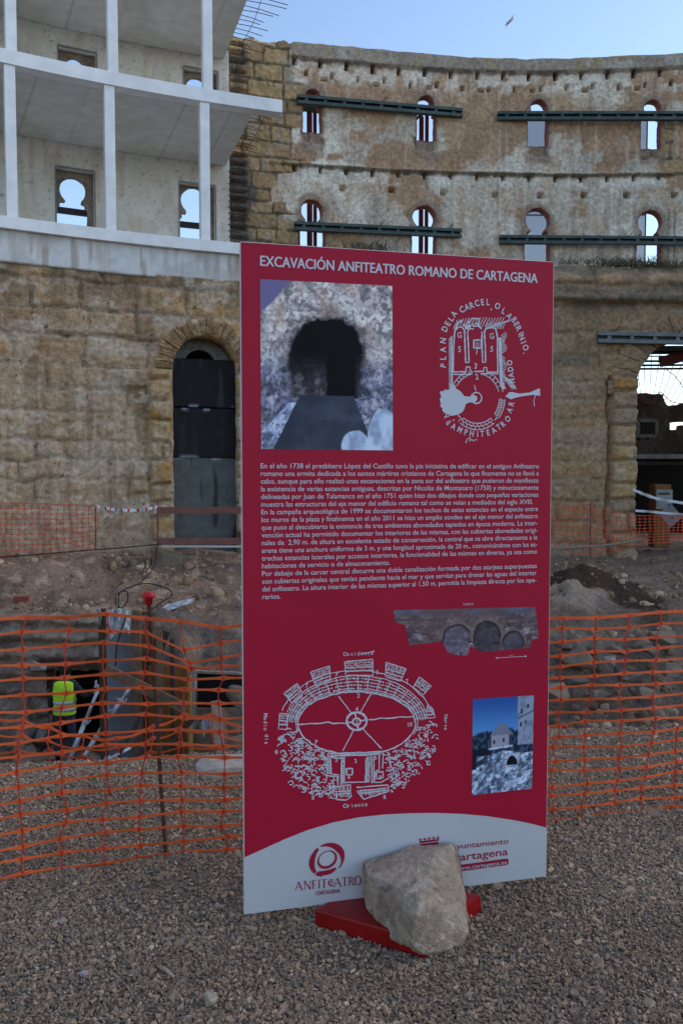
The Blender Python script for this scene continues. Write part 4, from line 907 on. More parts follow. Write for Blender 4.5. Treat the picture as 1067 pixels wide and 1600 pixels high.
# adjustable props leaning in front of the doorway
def prop(p0, p1, Y0, Y1, label, plate=True):
    a, b = atY(*p0, Y0), atY(*p1, Y1); root = empty('steel_prop', tuple(a), label, 'prop', 'steel props leaning in the pit'); mid = a + (b - a) * .55
    m = MB(); m.tube([a, mid], .042, 10); m.build('outer_tube', M['galv'], root, smooth=True); m = MB(); m.tube([mid, b], .030, 10); m.build('inner_tube', M['galv'], root, smooth=True)
    m = MB(); m.tube([mid - (b - a) * .02, mid + (b - a) * .02], .055, 12); m.build('collar', M['galv'], root); m = MB(); t = [mid + np.array([-.09, 0, .02]), mid + np.array([-.06, -.05, .04]), mid + np.array([.06, -.05, -.03]), mid + np.array([.09, 0, .02])]; m.tube(t, .010, 6); m.build('pin', M['galv'], root)
    if plate: m = MB(); m.box(b, (.15, .15, .015)); m.box(b + np.array([-.06, 0, .05]), (.015, .10, .09)); m.box(b + np.array([.06, 0, .05]), (.015, .10, .09)); m.build('fork_head', M['galv'], root)
    return root
prop((106, 1196), (156, 1072), 13.6, 14.0, 'pale steel prop leaning nearest the worker')
prop((122, 1200), (175, 1110), 13.3, 13.7, 'second pale steel prop, lower and right of the first')
prop((172, 1120), (205, 1072), 13.4, 13.5, 'upper pale steel prop against the grey board', False)
prop((133, 1206), (205, 1168), 12.9, 13.2, 'pale tube lying low at the pit edge', False)
for (p0, p1, lb) in (((180, 1190), (240, 1085), 'upper dark strut crossing the grey board'), ((205, 1200), (250, 1130), 'short dark strut below the sloping plank')):
    plank('strut', p0, p1, 13.1, 13.3, 6, .05, M['dark_metal'], lb, 'strut')
# white plastic sheeting draped on the shuttering and on the slope
def sheet(outline_px, Y, name, label, seed, amp=.10, tilt=0.):
    xs0 = [p[0] for p in outline_px]; ys0 = [p[1] for p in outline_px]; V = []; n, k = 40, 24
    top = [p for p in outline_px[:len(outline_px) // 2]]; bot = outline_px[len(outline_px) // 2:][::-1]
    for i in range(n + 1):
        u = i / n; f = lambda L: (np.interp(u, np.linspace(0, 1, len(L)), [p[0] for p in L]), np.interp(u, np.linspace(0, 1, len(L)), [p[1] for p in L])); t, b = f(top), f(bot)
        for j in range(k + 1):
            v = j / k; px, py = t[0] + (b[0] - t[0]) * v, t[1] + (b[1] - t[1]) * v; yy = Y - tilt * v + (float(fbm(np.array([u * 6.0]), np.array([v * 2.5]), seed, 3)[0]) - .5) * amp * 2 + .03 * math.sin(u * 21 + 3 * v)
            V.append(atY(px, py, yy))
    V = np.array(V); W = k + 1; i0 = np.arange((n + 1) * W).reshape(n + 1, W); q = np.stack([i0[:-1, :-1], i0[1:, :-1], i0[1:, 1:], i0[:-1, 1:]], -1).reshape(-1, 4); N = len(V)
    rim = np.concatenate([i0[:, 0], i0[-1, 1:], i0[::-1, -1][1:], i0[0, ::-1][1:-1]]); rn = np.roll(rim, -1)
    return tag(fast(name, np.concatenate([V, V + np.array([0, .012, 0])]), np.concatenate([q, q[:, ::-1] + N, np.stack([rim, rn, rn + N, rim + N], -1)]), M['plastic_sheet'], None, None, True, tuple(V[0])), label, 'sheet')
sheet([(168, 953), (186, 950), (206, 954), (203, 990), (188, 984), (172, 1000)], 13.25, 'plastic_sheet', 'white plastic draped over the top of the grey board', 5)
sheet([(150, 951), (157, 951), (159, 966), (156, 978)], 13.25, 'plastic_sheet', 'small scrap of white plastic beside the dark post', 6, .03)
sheet([(240, 957), (262, 944), (285, 938), (306, 934), (300, 942), (282, 948), (262, 955), (238, 961)], 16.3, 'plastic_sheet', 'crumpled white plastic strip lying on the earth slope', 7, .12, .3)
sheet([(315, 1127), (326, 1120), (336, 1123), (334, 1133), (325, 1140), (318, 1152)], 13.2, 'plastic_sheet', 'scrap of plastic beside the pale plank', 8, .06)
# right of the shuttering
plank('black_board', (350, 1105), (350, 1052), 14.3, 14.3, 84, .03, M['black_cloth'], 'black sheet hung under the ledge left of the board', 'sheet')
plank('ledge_board', (300, 1049), (395, 1053), 14.2, 14.2, 4, .08, M['wood_pale'], 'pale timber along the top of the black sheet', 'plank')
plank('timber_plank', (345, 1178), (337, 1095), 12.9, 13.3, 15, .05, M['wood_pale'], 'pale plank leaning on the stones left of the board', 'plank')
ROCKS = [((300, 350, 1128, 1182), 13.6, 'large grey boulder behind the pale plank'), ((352, 386, 1070, 1112), 13.8, 'rounded boulder at the end of the black sheet'), ((352, 378, 1114, 1150), 13.4, 'boulder right of the pale plank'), ((356, 392, 1148, 1178), 13.0, 'low stone beside the foot of the pale plank'), ((10, 34, 1150, 1188), 14.6, 'rounded stone low in the pit at far left'), ((36, 58, 1160, 1200), 14.5, 'upright stone low in the pit beside the worker'), ((-10, 16, 1172, 1205), 14.4, 'stone at the left edge of the pit')]
for (a, Yd, lb) in ROCKS:
    x0, x1, y0, y1 = a; pts = []
    for k in range(26):
        t = random.uniform(0, 6.28); u = random.uniform(-1, 1); r = math.sqrt(1 - u * u); c = atY((x0 + x1) / 2, (y0 + y1) / 2, Yd); e = atY(x1, y0, Yd) - c
        pts.append(c + np.array([math.copysign(abs(r * math.cos(t)) ** .7, math.cos(t)) * e[0], r * math.sin(t) * e[0] * .8, math.copysign(abs(u) ** .7, u) * e[2]]))
    tag(rock('boulder', pts, M['stone'], [(.28, .22, .16), (.20, .155, .11), (.36, .29, .22)], .05, 3, int(x0) + 50, None, 2.4, tuple(atY((x0 + x1) / 2, y1, Yd))), lb, 'boulder', 'boulders in the pit')
RR = [(880, 1010, 15.2, .42, .22), (905, 1030, 15.0, .5, .25), (958, 1035, 14.6, .18, .16), (965, 1018, 14.9, .22, .14), (1000, 1006, 15.2, .34, .2), (1040, 998, 15.2, .4, .2), (1020, 1020, 14.9, .3, .17), (1055, 1048, 14.6, .3, .2), (1010, 1085, 14.2, .3, .2), (900, 1062, 14.6, .35, .2), (935, 1088, 14.2, .25, .15), (1035, 1120, 13.6, .2, .12), (985, 1058, 14.5, .3, .18), (870, 1085, 14.2, .4, .25)]
pos = ['beside the board edge, uppermost', 'broad and flat near the board', 'small and pale, middle of the right pit face', 'angular, above the small pale one', 'on the upper ledge of the right pit face', 'topmost at the right edge', 'darker, under the upper ledge', 'at the right edge halfway down', 'dark, lower part of the right pit face', 'below the broad flat stone', 'low down near the board', 'smallest, bottom right of the pit', 'brownish, centre of the right pit face', 'touching the board edge, lowest']
for k, (px, py, Yd, sw, sh) in enumerate(RR):
    c = atY(px, py, Yd); rng = random.Random(k); pts = [c + np.array([rng.uniform(-1, 1) * sw * .72, .12 + rng.uniform(-.25, .25), rng.uniform(-1, 1) * sh * .62]) for _ in range(14)]
    pc = (.44, .38, .31) if k == 2 else ((.21, .17, .13) if k % 3 == 0 else (.28, .21, .145))
    tag(rock('rubble_stone', pts, M['stone'], [pc, tuple(.7 * q for q in pc), tuple(1.25 * q for q in pc)], .04, 3, k + 90, None, 3, tuple(c)), 'rubble stone ' + pos[k], 'stone', 'rubble stones in the right pit face')
# bits on the slope
m = MB(); m.box(atY(33.5, 936, 15.6), (.27, .13, .10), rz=.15); tag(m.build('brick', M['brick'], bevel=.006, loc=tuple(atY(33, 940, 15.6))), 'single red brick lying on the earth at far left', 'brick')
def cable(pts, r, m, label, name='cable'):
    P = [np.array(p, float) for p in pts]; Q = []
    for i in range(len(P) - 1):
        p0, p1, p2, p3 = P[max(i - 1, 0)], P[i], P[i + 1], P[min(i + 2, len(P) - 1)]
        for k in range(6):
            t = k / 6; Q.append(.5 * (2 * p1 + (p2 - p0) * t + (2 * p0 - 5 * p1 + 4 * p2 - p3) * t * t + (3 * p1 - p0 - 3 * p2 + p3) * t ** 3))
    Q.append(P[-1]); mb = MB(); mb.tube(Q, r, 6); return tag(mb.build(name, m, smooth=True, loc=tuple(P[0])), label, 'cable')
cable([atY(-30, 873, 18.0), atY(60, 866, 18.1), atY(150, 859, 18.3), (atY(200, 855, 18.4)), atY(240, 851, 18.6), atY(252, 850, 18.8)], .014, M['cable'], 'dark cable along the foot of the mesh at far left')
cable([atY(243, 852, 18.7), atY(244, 870, 18.2), atY(238, 890, 17.4), atY(222, 908, 16.9), atY(208, 916, 16.6), atY(195, 921, 16.3), atY(183, 930, 16.0), atY(182, 945, 15.8), atY(190, 950, 15.6), atY(199, 940, 15.8), atY(199, 925, 15.9), atY(188, 926, 15.7), atY(186, 945, 15.4), atY(196, 962, 13.3), atY(190, 985, 13.1), atY(183, 1010, 13.2), atY(181, 1040, 13.4)], .013, M['cable'], 'black cable looping down the slope to the grey board')
cable([atY(210, 914, 16.7), atY(235, 912, 16.7), atY(262, 920, 16.5), atY(268, 930, 16.3), atY(250, 943, 16.0), atY(238, 952, 15.8)], .012, M['cable'], 'thin black cable curving behind the red capped stake')
cable([atY(860, 858, 20.5), atY(905, 855, 20.5), atY(955, 851, 20.8), atY(990, 845, 21.2), atY(1000, 843, 21.3)], .03, M['hose'], 'pale hose along the foot of the right wall', 'hose')

# ------------------------------------------------------------------ behind the right hand arch
rw = empty('ruined_house', tuple(atY(1060, 860, 30)), 'dark broken house wall seen through the right hand arch', 'ruin')
HY = 30.0
def h_place(S, Z, off): return np.stack([S, HY + off + 0 * S, Z], -1)
hx = lambda px: atY(px, 700, HY)[0]
hz = lambda py: atY(1000, py, HY)[2]
def h_sdf(S, Z):
    d = sdbox(S, Z, hx(975), hx(1200), -4, hz(722)); d = np.minimum(d, sdbox(S, Z, hx(1046), hx(1062), hz(671), hz(660))); d = np.minimum(d, sdbox(S, Z, hx(1055), hx(1075), hz(664), hz(659)))
    d = np.minimum(d, np.hypot(S - hx(997), Z - hz(687)) - .07); d = np.minimum(d, np.hypot(S - hx(1011), Z - hz(685.5)) - .06); return d + (fbm(S * 5, Z * 5, 241, 2) - .5) * .05
def h_top(S): return np.interp(S, [hx(900), hx(1007), hx(1008), hx(1024), hx(1026), hx(1035), hx(1036), hx(1041), hx(1054), hx(1068), hx(1200)], [hz(617), hz(614), hz(613), hz(618), hz(614), hz(618), hz(630), hz(633), hz(634), hz(629), hz(620)]) + (fbm(S * 6, S * 0, 242, 3) - .5) * .08
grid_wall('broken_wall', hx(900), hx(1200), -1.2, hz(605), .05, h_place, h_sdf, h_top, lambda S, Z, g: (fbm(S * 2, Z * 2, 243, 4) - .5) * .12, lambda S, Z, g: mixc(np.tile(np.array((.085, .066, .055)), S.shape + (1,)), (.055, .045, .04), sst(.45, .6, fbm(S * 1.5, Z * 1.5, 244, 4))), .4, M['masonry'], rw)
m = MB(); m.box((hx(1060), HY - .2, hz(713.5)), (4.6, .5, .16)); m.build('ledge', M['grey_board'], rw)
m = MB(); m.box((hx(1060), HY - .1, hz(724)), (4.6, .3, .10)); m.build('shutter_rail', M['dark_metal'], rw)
m = MB(); m.box((hx(1060), HY + 2.2, 0), (7, .1, 6)); m.build('shade_backing', mat('room shade colour', (.008, .007, .006), .95, .2, 3, 0), rw)  # the room's darkness is painted as a near-black sheet behind the opening
m = MB(); a, b = atY(996, 657, HY - .25), atY(1025, 657, HY - .25); c, d = atY(1025, 681, HY - .25), atY(996, 681, HY - .25)
for p_, q_ in ((a, b), (b, c), (c, d), (d, a)): m.bar(p_, q_, .12, .06, up=(0, 1, 0))
m.build('frame', M['steel_grey'], rw); m = MB(); m.box((a + c) / 2, (.62, .05, .5)); m.build('shutter', M['black_cloth'], rw)
m = MB(); m.box(tuple(atY(1012, 628, HY - .15)), (.36, .3, .2)); m.build('vent_box', M['wood_dark'], rw, bevel=.02)
# plank deck overhead and a fan shaped wire grille
dk = empty('timber_deck', tuple(onR(1030, 560, RO + .3)), 'dark slatted deck under the crown of the right arch', 'deck')
for k, (y0, y1) in enumerate(((541, 552.5), (555.5, 556.5), (562.5, 565), (569, 571.5), (574.5, 577))):
    R = RF + 1.4 + .55 * k; m = MB(); m.arc(R, R + .16, SL(960) / RF, SL(1240) / RF, sz(1030, y1, R)[1], sz(1030, y0, R)[1], 10); m.build('joist', M['wood_dark'], dk)
m = MB(); a, b = onR(1030, 566, RF + 1.2), onR(1100, 548, RF + 1.2); m.bar(a, b, .1, .3); m.build('board', M['steel_red'], dk)
m = MB(); m.arc(RF + 1.02, RF + 1.3, SL(1010) / RF, SL(1240) / RF, sz(1040, 546, RF + 1)[1], sz(1040, 540, RF + 1)[1], 10); m.build('lintel', M['steel_grey'], dk)
gr = empty('wire_grille', tuple(atY(1012, 695, 28)), 'fan of thin wires behind the right hand arch', 'grille')
c0 = (1010, 692)
for k in range(22):
    a = R_(118 - k * 5.2); m = MB(); L_ = 118; m.tube([atY(c0[0] + math.cos(a) * 68, c0[1] - math.sin(a) * 68, 28.0), atY(c0[0] + math.cos(a) * 150, c0[1] - math.sin(a) * 150, 28.0)], .011, 5); m.build('wire', M['rebar'], gr)
m = MB(); m.tube([atY(1040, 577, 27.9), atY(1052, 586, 27.9), atY(1060, 595, 27.9), atY(1067, 607, 27.9), atY(1075, 630, 27.9)], .014, 6); m.tube([atY(1026, 613, 27.9), atY(1033, 613, 27.9), atY(1041, 622, 27.9), atY(1050, 628.5, 27.9), atY(1067, 631.5, 27.9)], .014, 6); m.build('hoop', M['rebar'], gr)
cb = empty('storage_cabinet', tuple(atY(1034, 846, 24.5)), 'brown cabinet standing in the right hand arch', 'cabinet')
a, b = atY(1021.5, 846, 24.5), atY(1048, 757, 24.5)
for (z0, z1, y) in ((a[2] - .2, a[2] + .83, 0), (a[2] + .85, b[2], .02)): m = MB(); m.box(((a[0] + b[0]) / 2, 24.75, (z0 + z1) / 2), (b[0] - a[0], .5, z1 - z0)); m.build('door', M['carton'], cb, bevel=.012)
nb = empty('notice_board', tuple(atY(1038, 795, 24.4)), 'white notice fixed on the brown cabinet', 'notice')
a, b = atY(1024.5, 795, 24.42), atY(1050, 765, 24.42); m = MB(); m.box(((a[0] + b[0]) / 2, 24.42, (a[2] + b[2]) / 2), (b[0] - a[0], .02, b[2] - a[2])); m.build('sheet', M['plaster'], nb)
m = MB(); m.box(((a[0] + b[0]) / 2 - .02, 24.40, b[2] - .12), (.33, .012, .06)); m.build('heading', M['dark_metal'], nb)
m = MB(); m.box(((a[0] + b[0]) / 2, 24.40, b[2] - .27), (.34, .012, .02)); m.build('text_line', M['dark_metal'], nb)
di = empty('diamond_sign', tuple(atY(1047, 824, 23.6)), 'grey metal plate hung as a diamond in the right arch', 'sign')
dp = [atY(*q, 23.6) for q in ((1047, 824), (1066, 808), (1047, 786), (1028, 803))]; m = MB(); m.hexa([p for p in dp] + [p + np.array([0, .02, 0]) for p in dp]); m.build('plate', M['grey_board'], di)
for q in ((1050, 809), (1045, 789)): m = MB(); m.box(atY(*q, 23.57), (.05, .01, .045)); m.build('bolt', M['dark_metal'], di)
tape([onR(988, 765, RF - .15), atY(1005, 772, 22.8), atY(1025, 779, 23.0), atY(1048, 783, 23.2), atY(1090, 790, 23.4)], .09, M['paper'], 'white tape sagging from the yellow jamb across the right arch')
tape([onR(992, 798, RF - .15), atY(1010, 799, 22.8), atY(1040, 802, 23.0), atY(1090, 805, 23.4)], .07, M['paper'], 'lower white tape crossing in front of the diamond plate')

# ------------------------------------------------------------------ worker in the pit, seen from behind
def worker():
    Yw = 14.35; k = Yw / FPX
    ft = atY(103, 1192, Yw); ox, oz = ft[0], ft[2]
    J = lambda x, y, z: Vector((ox + x, Yw + y, oz + z))
    verts, rad, edges = [], [], []
    def jn(p, r, par=None):
        verts.append(p); rad.append(r if isinstance(r, tuple) else (r, r)); i = len(verts) - 1
        if par is not None: edges.append((par, i))
        return i
    pel = jn(J(0, 0, .93), (.165, .12)); w_ = jn(J(0, 0, 1.08), (.15, .11), pel); ch = jn(J(0, .02, 1.27), (.175, .12), w_); up = jn(J(0, .03, 1.41), (.13, .10), ch)
    nk = jn(J(0, .05, 1.50), (.062, .062), up); hb = jn(J(0, .08, 1.58), (.082, .092), nk); ht = jn(J(0, .09, 1.67), (.080, .095), hb); jn(J(0, .08, 1.735), (.05, .06), ht)
    nose = jn(J(0, .185, 1.605), (.014, .014), hb)
    for s in (-1, 1): jn(J(s * .088, .07, 1.60), (.012, .022), hb)
    for s in (-1, 1):
        hip = jn(J(s * .10, 0, .86), (.10, .10), pel); kn = jn(J(s * .12, .03, .48), (.066, .068), hip); an = jn(J(s * .13, -.02, .10), (.046, .048), kn); jn(J(s * .14, .02, .035), (.045, .035), an); jn(J(s * .15, .19, .03), (.040, .028), len(verts) - 1)
    def hand(wr, d, side, hp):
        d = d.normalized(); pal = jn(hp + d * .05, (.036, .020), wr); x = side.normalized()
        for q in range(4):
            b = jn(hp + d * .095 + x * (q - 1.5) * .020, .0095, pal); e = jn(verts[b] + d * .036 + Vector((0, .012, -.006)), .0088, b); jn(verts[e] + d * (.030, .036, .034, .026)[q] + Vector((0, .022, -.012)), .0075, e)
        t = jn(hp + d * .045 + x * .044, .011, pal); jn(verts[t] + d * .035 + x * .014, .0095, t)
    sh = jn(J(-.17, .02, 1.40), (.075, .075), up); el = jn(J(-.245, -.02, 1.12), (.052, .052), sh); wr = jn(J(-.255, .06, .86), (.034, .034), el); hand(wr, Vector((0, .1, -1)), Vector((0, 1, .1)), J(-.255, .065, .85))
    sh = jn(J(.17, .02, 1.40), (.075, .075), up); el = jn(J(.36, .0, 1.20), (.052, .052), sh); wr = jn(J(.54, -.10, 1.29), (.034, .034), el); hand(wr, Vector((1, -.35, .25)), Vector((0, .3, 1)), J(.55, -.10, 1.295))
    me = bpy.data.meshes.new('person'); me.from_pydata(verts, edges, []); o = bpy.data.objects.new('person', me); C.objects.link(o)
    sk = o.modifiers.new('skin', 'SKIN'); o.modifiers.new('sub', 'SUBSURF').levels = 2
    for i, r in enumerate(rad): me.skin_vertices[0].data[i].radius = r; me.skin_vertices[0].data[i].use_root = (i == 0)
    dg = bpy.context.evaluated_depsgraph_get(); m2 = bpy.data.meshes.new_from_object(o.evaluated_get(dg)); o.modifiers.clear(); o.data = m2
    org = Vector((ox, Yw, oz)); m2.transform(Matrix.Translation(-org)); o.location = org
    m2.materials.clear()
    for mm in ('jacket', 'skin', 'trousers', 'black_cloth'): m2.materials.append(M[mm])
    for p in m2.polygons:
        c = p.center; p.use_smooth = True
        p.material_index = 1 if (c.z > 1.50 or (c.x < -.22 and c.z < .86 and c.z > .6) or c.x > .545) else (3 if c.z < .12 else (2 if c.z < .93 else 0))
    tag(o, 'worker in a bright yellow vest standing with back turned in the pit', 'person')
    # sleeveless vest: a lathe-like shell that follows the torso
    prof = [(.90, .192, .150, 0), (1.0, .186, .146, 0), (1.12, .184, .142, .005), (1.25, .205, .152, .015), (1.36, .20, .145, .025), (1.43, .195, .128, .03), (1.455, .165, .115, .035), (1.475, .10, .09, .04)]
    V, Fq, n = [], [], 36; zz = np.linspace(.885, 1.475, 26)
    for z in zz:
        a, b, yo = (np.interp(z, [p[0] for p in prof], [p[q] for p in prof]) for q in (1, 2, 3))
        for q in range(n):
            t = 2 * math.pi * q / n; cx, sy = math.cos(t), math.sin(t); e = .75; wob = 1 + .02 * math.sin(5 * t + z * 17) + .012 * math.sin(z * 40 + 2 * t)
            V.append((ox + a * wob * math.copysign(abs(cx) ** e, cx), Yw + yo + b * wob * math.copysign(abs(sy) ** e, sy), oz + z))
    for i in range(len(zz) - 1):
        zc = (zz[i] + zz[i + 1]) / 2
        for q in range(n):
            t = 2 * math.pi * (q + .5) / n
            if zc > 1.26 and abs(math.cos(t)) > .90: continue       # arm holes
            Fq.append((i * n + q, i * n + (q + 1) % n, (i + 1) * n + (q + 1) % n, (i + 1) * n + q))
    vest = fast('vest', V, Fq, M['hivis'], o, None, True); so_ = vest.modifiers.new('thick', 'SOLIDIFY'); so_.thickness = .008
    for z0 in (.955, 1.075):
        V, Fq = [], []
        for z in (z0, z0 + .055):
            a, b, yo = (np.interp(z, [p[0] for p in prof], [p[q] for p in prof]) + (.009 if q < 3 else 0) for q in (1, 2, 3))
            for q in range(n):
                t = 2 * math.pi * q / n; cx, sy = math.cos(t), math.sin(t); wob = 1 + .02 * math.sin(5 * t + z * 17) + .012 * math.sin(z * 40 + 2 * t); V.append((ox + a * wob * math.copysign(abs(cx) ** .75, cx), Yw + yo + b * wob * math.copysign(abs(sy) ** .75, sy), oz + z))
        Fq = [(q, (q + 1) % n, n + (q + 1) % n, n + q) for q in range(n)]; bnd = fast('reflective_band', V, Fq, M['reflective'], vest, None, True); bnd.modifiers.new('thick', 'SOLIDIFY').thickness = .003
    m = MB(); m.lathe([(.060, -.09), (.098, -.06), (.108, 0), (.10, .06), (.072, .10), (.03, .122), (.002, .127)], (ox, Yw + .068, oz + 1.645), 20); h = m.build('hair', M['hair'], o, smooth=True)
    return o
worker()

# ------------------------------------------------------------------ gull
def gull():
    c = atY(796, 33, 45); s = 45 / FPX; u = Vector((.55, 0, .83)); root = empty('seagull', tuple(c), 'small gull gliding in the blue sky', 'bird')
    m = MB(); ax = Vector((.72, -.45, .45)).normalized(); cc = Vector(c); m.tube([cc - ax * .30, cc - ax * .2, cc - ax * .05, cc + ax * .10, cc + ax * .20, cc + ax * .25], [.01, .045, .075, .07, .045, .015], 10); m.build('body', M['feather_white'], root, smooth=True)
    for sg, L_ in ((1, 1.0), (-1, 1.0)):
        w = MB(); t = [Vector((.0, 0, 0)), Vector((.09, .05, .17)) * sg, Vector((.25, .0, .36)) * sg]; t = [cc + v for v in t]; ch = [ax * .11, ax * .09, ax * .015]
        for i in range(2):
            A, B = t[i], t[i + 1]; th_ = Vector((0, .012, 0)); w.hexa([A - ch[i] - th_, A + ch[i] - th_, B + ch[i + 1] - th_, B - ch[i + 1] - th_, A - ch[i] + th_, A + ch[i] + th_, B + ch[i + 1] + th_, B - ch[i + 1] + th_])
        w.build('wing', M['feather_brown'], root)
gull()

# ------------------------------------------------------------------ the red information board
PL = atY(378.5, 900, 2.945); PR = atY(859, 900, 3.228)
U = np.array([PR[0] - PL[0], PR[1] - PL[1], 0]); BW = float(np.linalg.norm(U)); U /= BW; NRM = np.array([U[1], -U[0], 0])
def S2(px, py):
    d = ray(px, py); o = np.array([0, 0, EYE]); p0 = np.array([PL[0], PL[1], 0]); t = NRM.dot(p0 - o) / NRM.dot(d); q = o + d * t
    return float(U.dot(q - p0)), float(q[2])
def P3(u, v, off): return np.array([PL[0], PL[1], 0]) + U * u + np.array([0, 0, v]) + NRM * off
corn = [S2(370, 378), S2(866, 408), S2(852, 1368), S2(387, 1430)]
VT = (corn[0][1] + corn[1][1]) / 2; VB = (corn[2][1] + corn[3][1]) / 2; u0_, u1_ = (corn[0][0] + corn[3][0]) / 2, (corn[1][0] + corn[2][0]) / 2
mid = P3((u0_ + u1_) / 2, 0, 0)
sign = empty('information_board', (float(mid[0]), float(mid[1]), 0), 'tall crimson excavation board with white lettering on a red base', 'information board')
def flat(name, polys, m, off, thick=0):
    V, Fc = [], []
    for P in polys: b = len(V); V += [P3(u, v, off) for u, v in P]; Fc.append(tuple(range(b, b + len(P))))
    mb = MB(); mb.v = [tuple(p) for p in V]; mb.f = Fc
    org = parent_origin(sign); me = bpy.data.meshes.new(name); me.from_pydata([tuple(Vector(p) - org) for p in mb.v], [], mb.f); me.materials.append(m)
    o = bpy.data.objects.new(name, me); C.objects.link(o); o.parent = sign; return o
m = MB(); m.hexa([P3(u0_, VB, 0), P3(u1_, VB, 0), P3(u1_, VB, -.022), P3(u0_, VB, -.022), P3(u0_, VT, 0), P3(u1_, VT, 0), P3(u1_, VT, -.022), P3(u0_, VT, -.022)])
m.build('panel', M['foam_edge'], sign, bevel=.0015)
e_ = .0022
arcp = [S2(*q) for q in ((386, 1339), (410, 1327), (445, 1311), (480, 1297), (520, 1285), (560, 1277), (600, 1272.5), (640, 1270.5), (680, 1270), (720, 1271.5), (760, 1275), (800, 1281), (830, 1287), (853, 1293))]
arcp = [(u0_ + e_, arcp[0][1])] + arcp[1:-1] + [(u1_ - e_, arcp[-1][1])]
flat('red_field', [[(a[0], a[1]) for a in arcp] + [(u1_ - e_, VT - e_), (u0_ + e_, VT - e_)]], M['red_print'], .0012)
flat('white_field', [[(u0_ + e_, VB + e_), (u1_ - e_, VB + e_)] + [(a[0], a[1]) for a in arcp[::-1]]], M['white_print'], .0012)
# ---- lettering
_tc = {}
def text2d(s, bold=0.0):
    k = (s, bold)
    if k not in _tc:
        cu = bpy.data.curves.new('lettering', 'FONT'); cu.body = s; cu.size = 1.0; cu.offset = bold; cu.resolution_u = 3; cu.fill_mode = 'FRONT'
        ob = bpy.data.objects.new('lettering', cu); C.objects.link(ob); me = bpy.data.meshes.new_from_object(ob.evaluated_get(bpy.context.evaluated_depsgraph_get()))
        V = np.array([v.co[:2] for v in me.vertices]).reshape(-1, 2); Fc = [tuple(p.vertices) for p in me.polygons]
        bpy.data.objects.remove(ob); bpy.data.curves.remove(cu); bpy.data.meshes.remove(me); _tc[k] = (V, Fc)
    return _tc[k]
CAPH = float(text2d('E')[0][:, 1].max())
class Ink:
    def __init__(s, base=.0022): s.v, s.f, s.k, s.b = [], [], 0, base
    def off(s): s.k += 1; return s.b + (s.k % 23) * .00006
    def line(s, txt, a, b, cap, bold=0.0, slant=0.0, natural=None):
        V, Fc = text2d(txt, bold); w_ = V[:, 0].max() - V[:, 0].min(); x0 = V[:, 0].min(); dx, dy = b[0] - a[0], b[1] - a[1]
        kx = math.hypot(dx, dy) / w_; ky = cap / CAPH; base = len(s.v); o = s.off(); t = math.atan2(dy, dx)
        for x, y in V:
            X_, Y_ = (x - x0) * kx + slant * y * ky, y * ky; s.v.append(P3(a[0] + X_ * math.cos(t) - Y_ * math.sin(t), a[1] + X_ * math.sin(t) + Y_ * math.cos(t), o))
        s.f += [tuple(base + i for i in f) for f in Fc]
    def glyph(s, ch, u, v, cap, ang, bold=0.01, sx=1.0):
        V, Fc = text2d(ch, bold); cx = (V[:, 0].max() + V[:, 0].min()) / 2; k = cap / CAPH; base = len(s.v); o = s.off()
        for x, y in V:
            X_, Y_ = (x - cx) * k * sx, (y - CAPH / 2) * k; s.v.append(P3(u + X_ * math.cos(ang) - Y_ * math.sin(ang), v + X_ * math.sin(ang) + Y_ * math.cos(ang), o))
        s.f += [tuple(base + i for i in f) for f in Fc]
    def stroke(s, pts, wd, closed=False, taper=False):
        pts = [np.array(p, float) for p in pts]; n = len(pts)
        if closed: pts = pts + [pts[0]]; n += 1
        o = s.off(); base = len(s.v)
        for i in range(n):
            a, b = pts[max(i - 1, 0)], pts[min(i + 1, n - 1)]
            if closed and i in (0, n - 1): a, b = pts[n - 2], pts[1]
            d = b - a; L_ = np.hypot(*d) or 1; nn = np.array([-d[1], d[0]]) / L_; w_ = wd[i] if isinstance(wd, (list, tuple)) else wd
            w2 = w_ / 2 * (0.35 if taper and i == n - 1 else 1)
            for q in (pts[i] + nn * w2, pts[i] - nn * w2): s.v.append(P3(q[0], q[1], o))
        for i in range(n - 1): s.f.append((base + 2 * i, base + 2 * i + 1, base + 2 * i + 3, base + 2 * i + 2))
    def poly(s, pts):
        base = len(s.v); o = s.off(); s.v += [P3(p[0], p[1], o) for p in pts]; s.f.append(tuple(range(base, base + len(pts))))
    def build(s, name, m):
        org = parent_origin(sign); me = bpy.data.meshes.new(name); me.from_pydata([tuple(Vector(p) - org) for p in s.v], [], s.f); me.materials.append(m)
        ob = bpy.data.objects.new(name, me); C.objects.link(ob); ob.parent = sign; return ob
px_m = lambda px, py: (S2(px, py - .5)[1] - S2(px, py + .5)[1])      # metres per photo pixel on the board
I = Ink(); I.line('EXCAVACIÓN ANFITEATRO ROMANO DE CARTAGENA', S2(406.5, 415.5), S2(838.5, 442.5), 15.6 * px_m(406, 410)); a, b = S2(406.5, 415.5), S2(838.5, 442.5); I.line('EXCAVACIÓN ANFITEATRO ROMANO DE CARTAGENA', (a[0] + .0022, a[1]), (b[0] + .0022, b[1]), 15.6 * px_m(406, 410)); I.line('EXCAVACIÓN ANFITEATRO ROMANO DE CARTAGENA', (a[0] + .0011, a[1] + .0008), (b[0] + .0011, b[1] + .0008), 15.6 * px_m(406, 410)); I.build('title', M['grey_print'])
